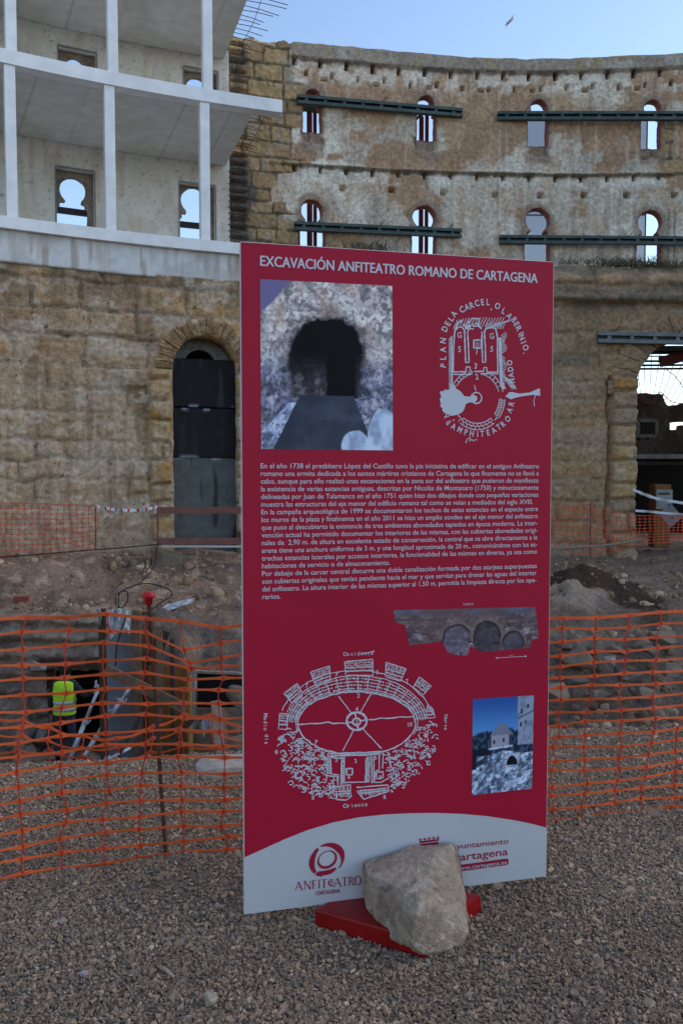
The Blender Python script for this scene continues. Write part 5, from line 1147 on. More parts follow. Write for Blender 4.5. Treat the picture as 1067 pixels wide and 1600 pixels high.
BODY = ['En el año 1738 el presbítero López del Castillo tuvo la pía iniciativa de edificar en el antiguo Anfiteatro', 'romano una ermita dedicada a los santos mártires cristianos de Cartagena lo que finamente no se llevó a', 'cabo, aunque para ello realizó unas excavaciones en la zona sur del anfiteatro que pusieron de manifiesto', 'la existencia de varias estancias antiguas, descritas por Nicolás de Montanaro (1750) y minuciosamente', 'delineadas por Juan de Talamanco en el año 1751 quien hizo dos dibujos donde con pequeñas variaciones', 'muestra las estructuras del eje menor del edificio romano tal como se veían a mediados del siglo XVIII.', 'En la campaña arqueológica de 1999 se documentaron los techos de estas estancias en el espacio entre', 'los muros de la plaza y finalmente en el año 2011 se hizo un amplio sondeo en el eje menor del anfiteatro', 'que puso al descubierto la existencia de tres ambientes abovedados tapiados en época moderna. La inter-', 'vención actual ha permitido documentar los interiores de las mismas, con las cubiertas abovedadas origi-', 'nales de  2,90 m. de altura en excelente estado de conservación, la central que se abre directamente a la', 'arena tiene una anchura uniforme de 3 m. y una longitud aproximada de 20 m., comunicándose con las es-', 'trechas estancias laterales por accesos interiores, la funcionalidad de las mismas en diversa, ya sea como', 'habitaciones de servicio o de almacenamiento.', 'Por debajo de la carcer central discurre una doble canalización formada por dos atarjeas superpuestas', 'con cubiertas originales que tenían pendiente hacia el mar y que servían para drenar las aguas del interior', 'del anfiteatro. La altura interior de las mismas superior al 1,50 m. permitía la limpieza directa por los ope-', 'rarios.']
I = Ink(); capb = 7.6 * px_m(407, 820)
for k, t in enumerate(BODY):
    yl = 731.6 + 12.03 * k; a = S2(407.3 + k * .15, yl); ue = S2(841 - k * .12, 735)[0]
    if k == 5: ue = S2(831.5, 788)[0]
    if k == 13: ue = S2(609, 885)[0]
    if k == 17: ue = S2(438.5, 935)[0]
    I.line(t, a, (ue, a[1]), capb, .004)
I.build('body_text', M['grey_print'])
# ---- printed pictures, painted cell by cell
def srgb(*c): return np.array([((x / 255 + .055) / 1.055) ** 2.4 if x > 10 else x / 255 / 12.92 for x in c])
def picture(name, q, nx, ny, paint, inside=None):
    TL, TR, BR, BL = [np.array(S2(*p)) for p in q]; A, B = np.meshgrid(np.linspace(0, 1, nx + 1), np.linspace(0, 1, ny + 1), indexing='ij')
    P = (TL * ((1 - A) * (1 - B))[..., None] + TR * (A * (1 - B))[..., None] + BR * (A * B)[..., None] + BL * ((1 - A) * B)[..., None]).reshape(-1, 2)
    V = np.array([P3(u, v, .0021) for u, v in P]); i0 = np.arange(len(V)).reshape(nx + 1, ny + 1); Fq = np.stack([i0[:-1, 1:], i0[1:, 1:], i0[1:, :-1], i0[:-1, :-1]], -1)
    if inside is not None:
        keep = inside((A[:-1, :-1] + A[1:, 1:]) / 2, (B[:-1, :-1] + B[1:, 1:]) / 2); Fq = Fq[keep]
    else: Fq = Fq.reshape(-1, 4)
    fast(name, V, Fq.reshape(-1, 4), M['print'], sign, paint(A, B).reshape(-1, 3), True)
def rubble_tex(a, b, sx, sy, seed, lo, mid_, hi):
    wx, wy = a * sx + 1.2 * fbm(a * 8, b * 8, seed, 3), b * sy + 1.2 * fbm(a * 8 + 4, b * 8, seed + 1, 3)
    f1, f2, i = worley(wx, wy, seed); g1, g2, j = worley(wx * 2.3, wy * 2.3, seed + 7)
    c = np.zeros(a.shape + (3,)); c[:] = mid_; c = mixc(c, hi, sst(.45, .9, i) * .9); c = mixc(c, lo, sst(.3, .0, j) * .6); c = mixc(c, lo, sst(.14, .0, f2 - f1 + (fbm(a * 30, b * 30, seed + 3, 3) - .5) * .5) * .65); c = mixc(c, hi, sst(.5, .75, fbm(a * 26 + i * 9, b * 26, seed + 5, 4)) * .8); c = mixc(c, lo, sst(.55, .75, fbm(a * 34 + j * 5, b * 34, seed + 6, 3)) * .8)
    return mixc(c, lo, sst(.52, .66, fbm(a * 14, b * 14, seed + 9, 4)) * .7)
GN = 2.0
def p_vault(a, b):
    c = rubble_tex(a, b, 13, 18, 300, srgb(78, 72, 78), srgb(158, 148, 148), srgb(196, 188, 182)) * GN
    side = rubble_tex(a, b, 17, 22, 310, srgb(48, 48, 62), srgb(105, 103, 125), srgb(150, 148, 160)) * GN
    c = c + (side - c) * (sst(.40, .60, b + .1 * fbm(a * 9, b * 9, 3, 3)))[..., None]
    c = mixc(c, srgb(150, 120, 105) * GN, sst(.55, .7, fbm(a * 6, b * 6, 312, 3)) * .5 * sst(.5, .2, b))
    c = mixc(c, srgb(92, 84, 118) * GN, sst(.01, -.01, b * 1.0 + a * .82 - .20 + .06 * (fbm(a * 12, b * 12, 4, 3) - .5)))
    jag = (fbm(a * 15, b * 18, 313, 5) - .5) * .26
    top = np.hypot((a - .50) / .285, (b - .42) / .215) + jag; body = np.maximum(np.abs(a - .49 + .03 * (b - .42)) / (.285 - .10 * np.maximum(b - .42, 0)), (b - .69) * 30 + 1) + jag * .6
    dk_ = np.where(b < .42, top, body); back = rubble_tex(a, b, 15, 24, 320, srgb(28, 26, 30), srgb(66, 60, 66), srgb(92, 86, 92)) * GN
    c = c * (.55 + .45 * sst(1.0, 1.45, dk_))[..., None]; ins = np.zeros_like(c); ins[:] = srgb(8, 9, 13); vis = sst(.42, .60, b) * sst(.50, .48, a); vis = np.maximum(vis, sst(.70, .73, a) * sst(.40, .62, b)); back = back * (.55 + .6 * sst(.45, .68, b))[..., None]; vis = np.maximum(vis * .9, sst(.30, .22, a) * sst(.40, .6, b)); ins = ins * (1 - vis[..., None]) + back * vis[..., None]
    m_ = sst(1.07, .93, dk_)[..., None]; c = c * (1 - m_) + ins * m_
    la = .285 - (b - .68) * .62; ra = .70 + (b - .68) * .50; fl_ = (b > .675) & (a > la) & (a < ra); flc = np.zeros_like(c); flc[:] = srgb(58, 62, 76) * 1.5; flc = mixc(flc, srgb(40, 43, 55) * 1.5, sst(.35, .75, fbm(a * 5, b * 9, 330, 5)) * .7); flc = mixc(flc, srgb(76, 80, 95) * 1.5, sst(.5, .8, fbm(a * 12, b * 16, 331, 5)) * .5)
    c = np.where(fl_[..., None], flc, c)
    low = (b > .72) & (a <= la) & (a > la - .055 - (b - .72) * .5); lw = rubble_tex(a + b * .5, b, 30, 30, 340, srgb(60, 64, 84), srgb(128, 138, 165), srgb(165, 172, 190)) * GN; c = np.where(low[..., None], lw, c)
    for (ex_, ey, rx, ry) in ((.93, .90, .125, .155), (.71, .97, .105, .085), (.86, 1.02, .14, .10)):
        e = np.hypot((a - ex_) / rx, (b - ey) / ry) + (fbm(a * 12, b * 12, 350, 3) - .5) * .2; k = np.zeros_like(c); k[:] = srgb(160, 172, 190) * GN; k = mixc(k, srgb(118, 128, 150) * GN, sst(.35, .8, fbm(a * 16, b * 16, 351, 5))); mk = sst(1.04, .97, e)[..., None]; c = c * (1 - mk) + k * mk
    return c
Z1 = lambda x, y: (360 + x / 3.811, 370 + y / 3.811)
picture('vault_photograph', (Z1(177, 253), Z1(962, 293), Z1(966, 1272), Z1(184, 1264)), 150, 195, p_vault)
Z6 = lambda x, y: (600 + x / 3.952, 935 + y / 3.952)
def p_pano(a, b):
    c = rubble_tex(a, b, 26, 9, 360, srgb(45, 38, 44), srgb(88, 74, 80), srgb(128, 112, 116)) * GN; c = mixc(c, srgb(72, 74, 92) * GN, sst(.22, .05, b) * .7); c = mixc(c, srgb(78, 60, 56) * GN, sst(.45, .6, fbm(a * 6, b * 4, 361, 3)) * .6)
    for (ex_, ey, rx, ry, col) in ((.425, .62, .095, .30, srgb(84, 78, 90)), (.635, .66, .095, .40, srgb(56, 50, 56)), (.82, .72, .075, .24, srgb(58, 58, 70))):
        e = np.hypot((a - ex_) / rx, (b - ey) / ry) + (fbm(a * 20, b * 9, 362, 3) - .5) * .2; c = mixc(c, srgb(100, 84, 80) * GN, sst(1.35, 1.2, e) * (b < ey) * .6); e2 = np.where(b < ey, e, np.abs(a - ex_) / rx + (fbm(a * 20, b * 9, 364, 3) - .5) * .3); c = mixc(c, srgb(30, 25, 29) * GN, sst(1.10, .98, e2) * sst(.72, .9, e2) * (b < ey + .08)); fill_ = rubble_tex(a, b, 40, 14, 366, col * .55, col, col * 1.5) * GN; mk = (sst(1.0, .86, e2) * (b < ey + .26) * (.75 if ex_ != .635 else .95))[..., None]; c = c * (1 - mk) + fill_ * mk
    c = mixc(c, srgb(108, 100, 112) * GN, sst(.05, .01, np.abs(b - .84 + .25 * a * 0)) * (a < .36)); return c
poly2 = [(58, 72), (930, 52), (948, 215), (950, 240), (905, 262), (900, 305), (660, 325), (580, 325), (540, 305), (515, 300), (515, 330), (495, 355), (430, 350), (385, 335), (360, 290), (345, 265), (150, 290), (128, 165), (65, 145)]
pn = [((x - 58) / 892, (y - (72 - 20 * (x - 58) / 892)) / 303) for x, y in poly2]
def in_poly(A, B):
    r = np.zeros(A.shape, bool)
    for i in range(len(pn)):
        (x1, y1), (x2, y2) = pn[i], pn[i - 1]; cnd = (y1 > B) != (y2 > B); r ^= cnd & (A < (x2 - x1) * (B - y1) / ((y2 - y1) or 1e-9) + x1)
    return r
picture('panorama_photograph', (Z6(58, 72), Z6(950, 52), Z6(950, 355), Z6(58, 375)), 190, 66, p_pano, lambda A, B: in_poly(A, B + .002))
def p_fort(a, b):
    c = np.zeros(a.shape + (3,)); c[:] = srgb(34, 66, 122) * GN; c = mixc(c, srgb(62, 108, 158) * GN, sst(.0, .38, b))
    tr = b - .36 - .05 * (fbm(a * 16, b * 0 + 3, 370, 3) - .5) * 2 + .03 * a; c = mixc(c, srgb(20, 30, 44) * GN, sst(0, .01, tr)); c = mixc(c, srgb(62, 78, 104) * GN, sst(0, .02, tr) * sst(.5, .58, fbm(a * 30, b * 34, 371, 3)) * .6)
    rk = rubble_tex(a * 1.0, b + .3 * a, 9, 26, 372, srgb(28, 36, 54), srgb(98, 112, 138), srgb(165, 176, 194)) * GN; g = b - .585 - .02 * np.sin(a * 9); c = np.where((g > 0)[..., None], rk, c)
    c = mixc(c, srgb(16, 22, 36) * GN, ((a < .30) & (b > .53) & (b < .60 + .14 * (a < .07))) * 1.0); c = mixc(c, srgb(18, 24, 40) * GN, sst(.28, .22, a) * sst(.05, .02, np.abs(b - .70 + a * .25)) * .9)
    tw = a > .735 + .02 * b; twc = np.zeros_like(c); twc[:] = srgb(112, 120, 138) * GN; twc = mixc(twc, srgb(84, 92, 112) * GN, sst(.5, .6, fbm(a * 20, b * 20, 373, 3)) * .7)
    c = np.where((tw & (b < .52 + .0 * a))[..., None], twc, c); c = mixc(c, srgb(60, 66, 84) * GN, tw * sst(.012, .004, np.abs(b - .235 + .28 * (a - .74))) * 1.0)
    for (x, y) in ((.80, .16), (.905, .11), (.79, .30), (.87, .28)): c = mixc(c, srgb(18, 22, 36) * GN, ((np.abs(a - x) < .014) & (np.abs(b - y) < .022)) * 1.0)
    hut = (a > .31) & (a < .645) & (b > .39) & (b < .53); c = np.where(hut[..., None], np.where((a < .60)[..., None], srgb(118, 118, 130) * GN, srgb(40, 46, 62) * GN), c)
    rf = (b > .275) & (b < .395) & (np.abs(a - .475) < .04 + (b - .275) * 1.25); c = np.where(rf[..., None], srgb(92, 94, 110) * GN, c)
    for (x, y) in ((.355, .465), (.515, .45)): c = mixc(c, srgb(20, 24, 36) * GN, ((np.abs(a - x) < .016) & (np.abs(b - y) < .02)) * 1.0)
    c = mixc(c, srgb(150, 160, 178) * GN, ((a > .27) & (a < .66) & (np.abs(b - .545 + .04 * a) < .012)) * .8); c = mixc(c, srgb(20, 26, 40) * GN, (a > .36) * (np.abs(np.modf(a * 17)[0] - .5) < .05) * (b > .50) * (b < .56) * .8)
    ar = np.where(b < .70, np.hypot((a - .655) / .085, (b - .70) / .075), np.maximum(np.abs(a - .655) / .085, (b - .70) * 20 + .5)) + (fbm(a * 30, b * 20, 377, 3) - .5) * .25; c = mixc(c, srgb(150, 152, 166) * GN, sst(1.5, 1.35, ar) * (b < .72) * .6); c = mixc(c, srgb(12, 14, 22) * GN, sst(1.05, .97, ar))
    return c
picture('fort_photograph', (Z6(545, 622), Z6(922, 597), Z6(910, 1172), Z6(540, 1215)), 96, 150, p_fort)
I = Ink(); I.line('SURESTE', S2(*Z6(485, 42)), S2(*Z6(549, 40)), 2.9 * px_m(730, 945), 0); a, b = S2(*Z6(686, 367)), S2(*Z6(878, 356)); I.stroke([a, b], .0016); I.line('2 metros', S2(*Z6(768, 354)), S2(*Z6(796, 352)), .0035, 0)
for e, s in ((a, 1), (b, -1)): I.poly([(e[0], e[1]), (e[0] + s * .008, e[1] + .004), (e[0] + s * .008, e[1] - .004)])
I.build('photograph_caption', M['grey_print'])
# ---- first plan drawing (chambers above a round arena)
rnd = random.Random(11)
Z2 = lambda x, y: S2(640 + x / 4.446, 370 + y / 4.446)
pm = px_m(760, 580)
def jit(P, a=.6): return [(x + rnd.gauss(0, a), y + rnd.gauss(0, a)) for x, y in P]
def z2s(I, P, w_=7, closed=False): I.stroke([Z2(*p) for p in dens(P, 14)], [w_ / 4.446 * pm * rnd.uniform(.75, 1.25) for _ in range(len(dens(P, 14)) + (1 if closed else 0))] if True else 0, closed)
def dens(P, st):
    out = [P[0]]
    for a, b in zip(P[:-1], P[1:]):
        n = max(1, int(math.hypot(b[0] - a[0], b[1] - a[1]) / st))
        out += [(a[0] + (b[0] - a[0]) * k / n, a[1] + (b[1] - a[1]) * k / n) for k in range(1, n + 1)]
    return out
I = Ink()
for ch, x, y, ang in (('P', 231, 895, 84), ('L', 229, 843, 86), ('A', 229, 785, 88), ('N', 229, 722, 84), ('D', 241, 640, 72), ('E', 261, 603, 64), ('L', 284, 570, 56), ('A', 305, 536, 50), ('C', 360, 506, 32), ('A', 394, 490, 26), ('R', 428, 476, 20), ('C', 464, 462, 12), ('E', 502, 455, 4), ('L', 541, 455, -4), (',', 568, 486, -14), ('O', 606, 482, -24), ('L', 650, 516, -38), ('A', 688, 551, -46), ('B', 720, 577, -52), ('E', 738, 607, -58), ('R', 753, 638, -60), ('I', 768, 671, -64), ('N', 776, 698, -64), ('I', 787, 734, -68), ('O', 802, 770, -70), ('.', 803, 804, -70)):
    u, v = Z2(x, y); I.glyph(ch, u, v, 9.2 * pm, R_(ang + rnd.gauss(0, 4)), .022, .85)
for ch, x, y, ang in (('V', 252, 1246, -55), ('d', 266, 1288, -42), ("'", 292, 1285, -38), ('A', 302, 1318, -30), ('M', 346, 1340, -20), ('P', 388, 1358, -12), ('H', 428, 1366, -4), ('I', 468, 1370, 2), ('T', 500, 1368, 6), ('E', 541, 1360, 12), ('A', 580, 1345, 22), ('T', 614, 1322, 32), ('R', 645, 1300, 40), ('O', 677, 1265, 50), ('A', 690, 1205, 66), ('R', 702, 1160, 72), ('I', 711, 1040, 98), ('N', 706, 1002, 100), ('A', 700, 962, 102), ('D', 696, 920, 102), ('O', 690, 876, 100)):
    u, v = Z2(x, y); I.glyph(ch, u, v, 9.0 * pm, R_(ang + rnd.gauss(0, 4)), .022, .8)
z2s(I, [(388, 1432), (396, 1405), (420, 1392), (412, 1420), (430, 1408), (440, 1420), (452, 1408), (466, 1412)], 6)
# walls of the three chambers
for P, w_ in (([(300, 940), (302, 800), (306, 690), (312, 650), (335, 628), (362, 630), (378, 650), (382, 760), (384, 872), (408, 872), (404, 760), (398, 660), (410, 640), (440, 640)], 10), ([(400, 700), (408, 860)], 9), ([(498, 660), (500, 760), (504, 872), (524, 872), (522, 760), (516, 660), (530, 636), (570, 630), (596, 640), (606, 690), (608, 800), (610, 945)], 10), ([(300, 940), (385, 936), (390, 905), (415, 905), (418, 930), (435, 940), (400, 956), (300, 956)], 9), ([(610, 942), (535, 942), (532, 908), (512, 908), (510, 935), (445, 938)], 9), ([(490, 948), (612, 952)], 7), ([(288, 700), (292, 1010), (278, 1050)], 11), ([(622, 700), (628, 850), (632, 1000), (652, 1060)], 22), ([(370, 620), (410, 590), (432, 570), (480, 570), (474, 620), (440, 625), (430, 600)], 9), ([(380, 636), (420, 618)], 22), ([(455, 600), (495, 640)], 14), ([(530, 640), (600, 610), (690, 580)], 10), ([(312, 645), (330, 600), (360, 580)], 10), ([(442, 720), (492, 720), (492, 772), (442, 772)], 11)):
    z2s(I, jit(P, 1.0), w_, P[0] == (442, 720))
z2s(I, [(458, 738), (476, 738), (476, 758), (458, 758)], 5, True)
for k in range(26):     # hatching left, right and above
    y = 690 + k * 13.5; z2s(I, jit([(292, y), (268, y + 24)]), 5); z2s(I, jit([(632, y), (664 + 8 * math.sin(k), y - 4 + (26 if k > 9 else -22))]), 5)
for k in range(17):
    x = 300 + k * 20; y0 = 600 - 16 * math.sin(min(1, k / 5) * 1.57); z2s(I, jit([(x, y0 + 40), (x + 32, y0 - 22)]), 5)
for k in range(12): x = 520 + k * 11; z2s(I, jit([(x, 640), (x + 22, 600 - k * .8)]), 4)
for k in range(9): z2s(I, jit([(636 + k * 8, 960 + k * 12), (700 + k * 5, 1000 + k * 7)]), 5)
for ch, x, y in (('G', 343, 683), ('G', 566, 690), ('5', 343, 782), ('5', 566, 780), ('1', 462, 800), ('3', 454, 898), ('2', 462, 972), ('1', 452, 1050)): u, v = Z2(x, y); I.glyph(ch, u, v, 8.6 * pm, R_(rnd.gauss(0, 8)), .012, .9)
arc_ = lambda cx, cy, rx, ry, a0, a1, n=24: [(cx + rx * math.cos(R_(a0 + (a1 - a0) * k / n)), cy - ry * math.sin(R_(a0 + (a1 - a0) * k / n))) for k in range(n + 1)]
z2s(I, arc_(462, 1122, 158, 172, 100, 152), 6); z2s(I, arc_(462, 1122, 184, 198, 112, 150), 6); z2s(I, arc_(462, 1122, 158, 172, 80, 15), 6); z2s(I, arc_(462, 1122, 186, 204, 62, 12), 6)
for a0, a1 in ((-2, -38), (-52, -128)):
    for r in (150, 168, 188): z2s(I, arc_(466, 1122, r * 1.02, r * 1.16, a0, a1), 6)
    for k in range(9):
        a = a0 + (a1 - a0) * k / 8
        for (ra, rb, sh_) in ((150, 168, 0), (168, 188, (a1 - a0) / 16)):
            t = R_(a + sh_); z2s(I, [(466 + ra * 1.02 * math.cos(t), 1122 - ra * 1.16 * math.sin(t)), (466 + rb * 1.02 * math.cos(t), 1122 - rb * 1.16 * math.sin(t))], 5)
for k in range(5):
    for a in (108 + k * 8, 66 - k * 10): t = R_(a); z2s(I, [(462 + 158 * math.cos(t), 1122 - 172 * math.sin(t)), (462 + 184 * math.cos(t), 1122 - 198 * math.sin(t))], 5)
z2s(I, [(330, 1236), (362, 1270)], 6); z2s(I, [(585, 1275), (605, 1255)], 6)
I.poly([Z2(*p) for p in [(283, 1050), (292, 1020), (312, 1030), (318, 1055), (345, 1070), (365, 1092), (372, 1106), (410, 1112), (440, 1098), (462, 1108), (468, 1125), (455, 1146), (432, 1150), (405, 1152), (385, 1165), (378, 1192), (362, 1218), (340, 1232), (312, 1240), (285, 1244), (262, 1232), (240, 1226), (222, 1205), (226, 1190), (208, 1180), (214, 1158), (205, 1130), (216, 1112), (206, 1075), (232, 1072), (246, 1060), (262, 1066)][::-1]])
z2s(I, arc_(460, 1120, 36, 38, 0, 360, 30), 9)
I.poly([Z2(*p) for p in [(660, 1110), (690, 1078), (720, 1082), (760, 1090), (830, 1082), (900, 1052), (902, 1105), (850, 1098), (780, 1108), (730, 1118), (700, 1130)][::-1]])
z2s(I, [(868, 1100), (858, 1140), (862, 1178)], 6)
I.build('chamber_plan', M['grey_print'])
# ---- second plan drawing (oval arena in a ring of scribbled masonry)
Z5 = lambda x, y: S2(400 + x / 3.334, 1005 + y / 3.334)
pm5 = px_m(560, 1140)
def z5s(I, P, w_=6, closed=False): D = dens(P, 10); I.stroke([Z5(*p) for p in D], [w_ / 3.334 * pm5 * rnd.uniform(.7, 1.25) for _ in range(len(D) + (1 if closed else 0))], closed)
I = Ink(); ecx, ecy = 523, 417
def ell(rx, ry, a): t = R_(a); return (ecx + rx * math.cos(t), ecy - ry * math.sin(t))
z5s(I, jit([ell(305, 164, a) for a in range(0, 360, 5)], 1.5), 7, True)
z5s(I, jit([ell(316, 172, a) for a in range(-20, 200, 5)], 1.6), 4)
for rx, ry in ((372, 248), (398, 276)): z5s(I, jit([ell(rx, ry, a) for a in range(14, 170, 4)], 1.6), 4.5)
for a in range(8, 176, 9): z5s(I, jit([ell(305, 164, a), ell(374, 250, a)], 1), 4.5)
for a in range(6, 178, 1):      # masonry scribble in the inner ring
    for rr in (.16, .38, .6, .82):
        if rnd.random() < .86:
            rx, ry = 312 + 58 * rr, 170 + 78 * rr; p = ell(rx, ry, a + rnd.uniform(-.6, .6)); t = R_(a + 90) + rnd.gauss(0, .5); L_ = rnd.uniform(5, 12)
            z5s(I, [(p[0] - L_ * math.cos(t) / 2, p[1] + L_ * math.sin(t) / 2), (p[0] + rnd.gauss(0, 2), p[1] + rnd.gauss(0, 2)), (p[0] + L_ * math.cos(t) / 2, p[1] - L_ * math.sin(t) / 2)], 4.5)
for quad in ([(460, 95), (608, 85), (605, 165), (465, 168)], [(283, 150), (380, 118), (390, 190), (312, 222)], [(678, 98), (778, 130), (752, 196), (672, 172)], [(145, 260), (212, 206), (245, 262), (186, 312)], [(848, 174), (910, 222), (870, 268), (818, 230)], [(120, 362), (165, 366), (158, 450), (116, 446)], [(890, 320), (918, 335), (930, 385), (880, 392)]):
    z5s(I, jit(quad, 1.5), 5, True)
    A = [np.array(q, float) for q in quad]
    for rr in (.14, .30, .46, .7):
        a, b = A[0] + (A[3] - A[0]) * rr, A[1] + (A[2] - A[1]) * rr
        if rr in (.46, .7): z5s(I, [tuple(a), tuple(b)], 4.5)
        n = max(4, int(np.hypot(*(b - a)) / 11))
        for k in range(n):
            p = a + (b - a) * (k + .5) / n + np.array([rnd.gauss(0, 1.5), rnd.gauss(0, 2)]); z5s(I, [(p[0] - 4, p[1] + 4), (p[0], p[1] - 5), (p[0] + 3, p[1] + 4)], 4.5)
for a_, b_ in (((430, 276), (498, 362)), ((600, 256), (540, 360)), ((218, 424), (468, 412)), ((580, 398), (818, 380)), ((506, 452), (455, 560)), ((555, 446), (652, 548))): z5s(I, jit(dens([a_, b_], 30), 2.2), 6)
z5s(I, [(523 + 52 * math.cos(t * .2094), 405 + 46 * math.sin(t * .2094)) for t in range(30)], 11, True); z5s(I, [(523 + 20 * math.cos(t * .349), 408 + 18 * math.sin(t * .349)) for t in range(18)], 9, True)
for a in (100, 10, 190, 280): t = R_(a); z5s(I, [(523 + 22 * math.cos(t), 407 - 20 * math.sin(t)), (523 + 50 * math.cos(t), 405 - 44 * math.sin(t))], 8)
for ch, x, y in (('4', 524, 342), ('2', 524, 408), ('2', 532, 272), ('7', 418, 165), ('7', 264, 220), ('7', 630, 152), ('7', 786, 196), ('10', 800, 422), ('5', 418, 606), ('3', 517, 612), ('5', 621, 594), ('4', 482, 698), ('9', 312, 512), ('8', 106, 566), ('8', 296, 803), ('8', 668, 800), ('8', 928, 556), ('9', 646, 698)): u, v = Z5(x, y); I.glyph(ch, u, v, 6.2 * pm5, R_(rnd.gauss(0, 8)), .012)
# outer scribbled slope below
def outer(a): return ell(398 + 6 * math.sin(a * .4), 385 if a < 0 else 300, a)
def r_out(t):
    return np.interp(t, [-190, -172, -150, -120, -95, -85, -60, -30, -5, 8], [1.06, 1.28, 1.78, 2.22, 2.42, 2.42, 2.25, 1.80, 1.40, 1.05])
POLS = ([(118, 455), (112, 500), (125, 560), (135, 640), (150, 700), (200, 745), (270, 785), (340, 800), (412, 812), (414, 700), (366, 694), (368, 572), (300, 545), (236, 492), (205, 445)], [(842, 420), (925, 405), (942, 470), (935, 560), (905, 620), (850, 680), (790, 735), (735, 765), (694, 778), (694, 690), (668, 650), (668, 572), (755, 530), (815, 470)])
for PO, num in zip(POLS, (230, 230)):
    xs_p = [p[0] for p in PO]; ys_p = [p[1] for p in PO]; cnt = 0
    while cnt < num:
        x, y = rnd.uniform(min(xs_p), max(xs_p)), rnd.uniform(min(ys_p), max(ys_p)); ins = False
        for q in range(len(PO)):
            (x1, y1), (x2, y2) = PO[q], PO[q - 1]
            if (y1 > y) != (y2 > y) and x < (x2 - x1) * (y - y1) / (y2 - y1) + x1: ins = not ins
        if not ins: continue
        cnt += 1; r = rnd.uniform(7, 17) * (.7 if PO is POLS[1] else 1); a0 = rnd.uniform(150, 330); sp = rnd.uniform(90, 230); z5s(I, [(x + r * math.cos(R_(a0 + sp * q / 7)), y + r * .75 * math.sin(R_(a0 + sp * q / 7))) for q in range(8)], 5.0)
for P in ([(372, 572), (368, 690), (405, 692), (402, 745), (440, 748), (445, 600), (385, 592)], [(388, 600), (392, 680), (428, 684), (426, 742)], [(445, 580), (448, 735)], [(460, 590), (458, 725), (578, 720), (582, 590)], [(572, 600), (568, 722)], [(592, 590), (585, 724)], [(600, 585), (602, 725), (612, 722), (612, 590)], [(640, 580), (640, 660), (620, 664), (614, 724), (650, 722), (690, 700)], [(660, 575), (658, 650)], [(380, 574), (470, 570), (540, 568), (650, 562)], [(380, 588), (480, 583), (560, 582), (640, 574)], [(440, 742), (490, 736), (492, 800), (470, 815), (418, 812), (416, 770), (490, 766)], [(522, 750), (686, 736), (690, 770), (560, 812), (524, 770), (680, 752)], [(420, 785), (488, 780)], [(540, 780), (680, 764)], [(690, 570), (700, 640), (720, 660), (700, 700)]): z5s(I, jit(dens(P, 22), 1.0), 6)
z5s(I, [(470, 652), (502, 652), (500, 684), (472, 686)], 8, True); z5s(I, [(625, 672), (660, 668), (660, 700), (628, 706)], 6, True)
for x in range(388, 660, 9): z5s(I, jit([(x, 572 - (x - 388) * .03), (x + 5, 588 - (x - 388) * .04)], 1), 5)
for y in range(595, 725, 9): z5s(I, jit([(446, y), (458, y + 4)], 1), 5); z5s(I, jit([(570, y), (582, y + 4)], 1), 5); z5s(I, jit([(372, y), (388, y + 5)], 1), 5) if y < 680 else None
for x in range(430, 690, 10): z5s(I, jit([(x, 745 if x < 490 else 760), (x + 5, 800 if x < 490 else 790 - max(0, x - 600) * .2)], 2), 4.5) if (x < 485 or x > 535) else None
def script(I, s, pts, cap, ang):
    for ch, (x, y) in zip(s, pts): u, v = Z5(x, y); I.glyph(ch, u, v, cap * pm5, R_(ang + rnd.gauss(0, 5)), .008)
script(I, 'Occidente', [(463 + 17.5 * k, 56 - k * .8) for k in range(9)], 5.6, 0); script(I, 'Oriente', [(464 + 18 * k, 846 - k * 1.6) for k in range(7)], 6.4, 4); script(I, 'Norte', [(987, 380 + 16 * k) for k in range(5)], 5.8, -92); script(I, 'Medio', [(50, 374 + 18 * k) for k in range(5)], 5.8, -90); script(I, 'día', [(56, 480 + 19 * k) for k in range(3)], 5.8, -90); z5s(I, [(545, 52), (580, 50), (616, 40)], 5)
I.build('amphitheatre_plan', M['grey_print'])
# ---- logos on the white foot of the board
Z7 = lambda x, y: S2(440 + x / 2.54, 1270 + y / 2.54)
pm7 = px_m(520, 1350)
I = Ink(); cx, cy = 179, 184
def ringseg(a0, a1, r0f, r1f, n=16, sq=1.0):
    out, inn = [], []
    for k in range(n + 1):
        a = R_(a0 + (a1 - a0) * k / n); f = k / n; ro, ri = r1f(f), r0f(f)
        for L_, r in ((out, ro), (inn, ri)):
            x, y = r * math.cos(a), r * .94 * math.sin(a); L_.append(Z7(cx + x * 1.0 + y * .12, cy - y - x * .12))
    for k in range(n): I.poly([inn[k], inn[k + 1], out[k + 1], out[k]] if a1 < a0 else [out[k], out[k + 1], inn[k + 1], inn[k]])
ringseg(118, -38, lambda f: 64 - 18 * math.sin(math.pi * min(1, f * 1.1)), lambda f: 70)
ringseg(-46, -118, lambda f: 52 - 6 * math.sin(math.pi * f), lambda f: 62 + 5 * math.sin(math.pi * f)); ringseg(232, 128, lambda f: 58 - 10 * math.sin(math.pi * f), lambda f: 70)
ringseg(262, 236, lambda f: 56, lambda f: 72)
ringseg(360, 0, lambda f: 31 - 3 * math.sin(2 * math.pi * f), lambda f: 39 + 2 * math.sin(2 * math.pi * f + 1), 30)
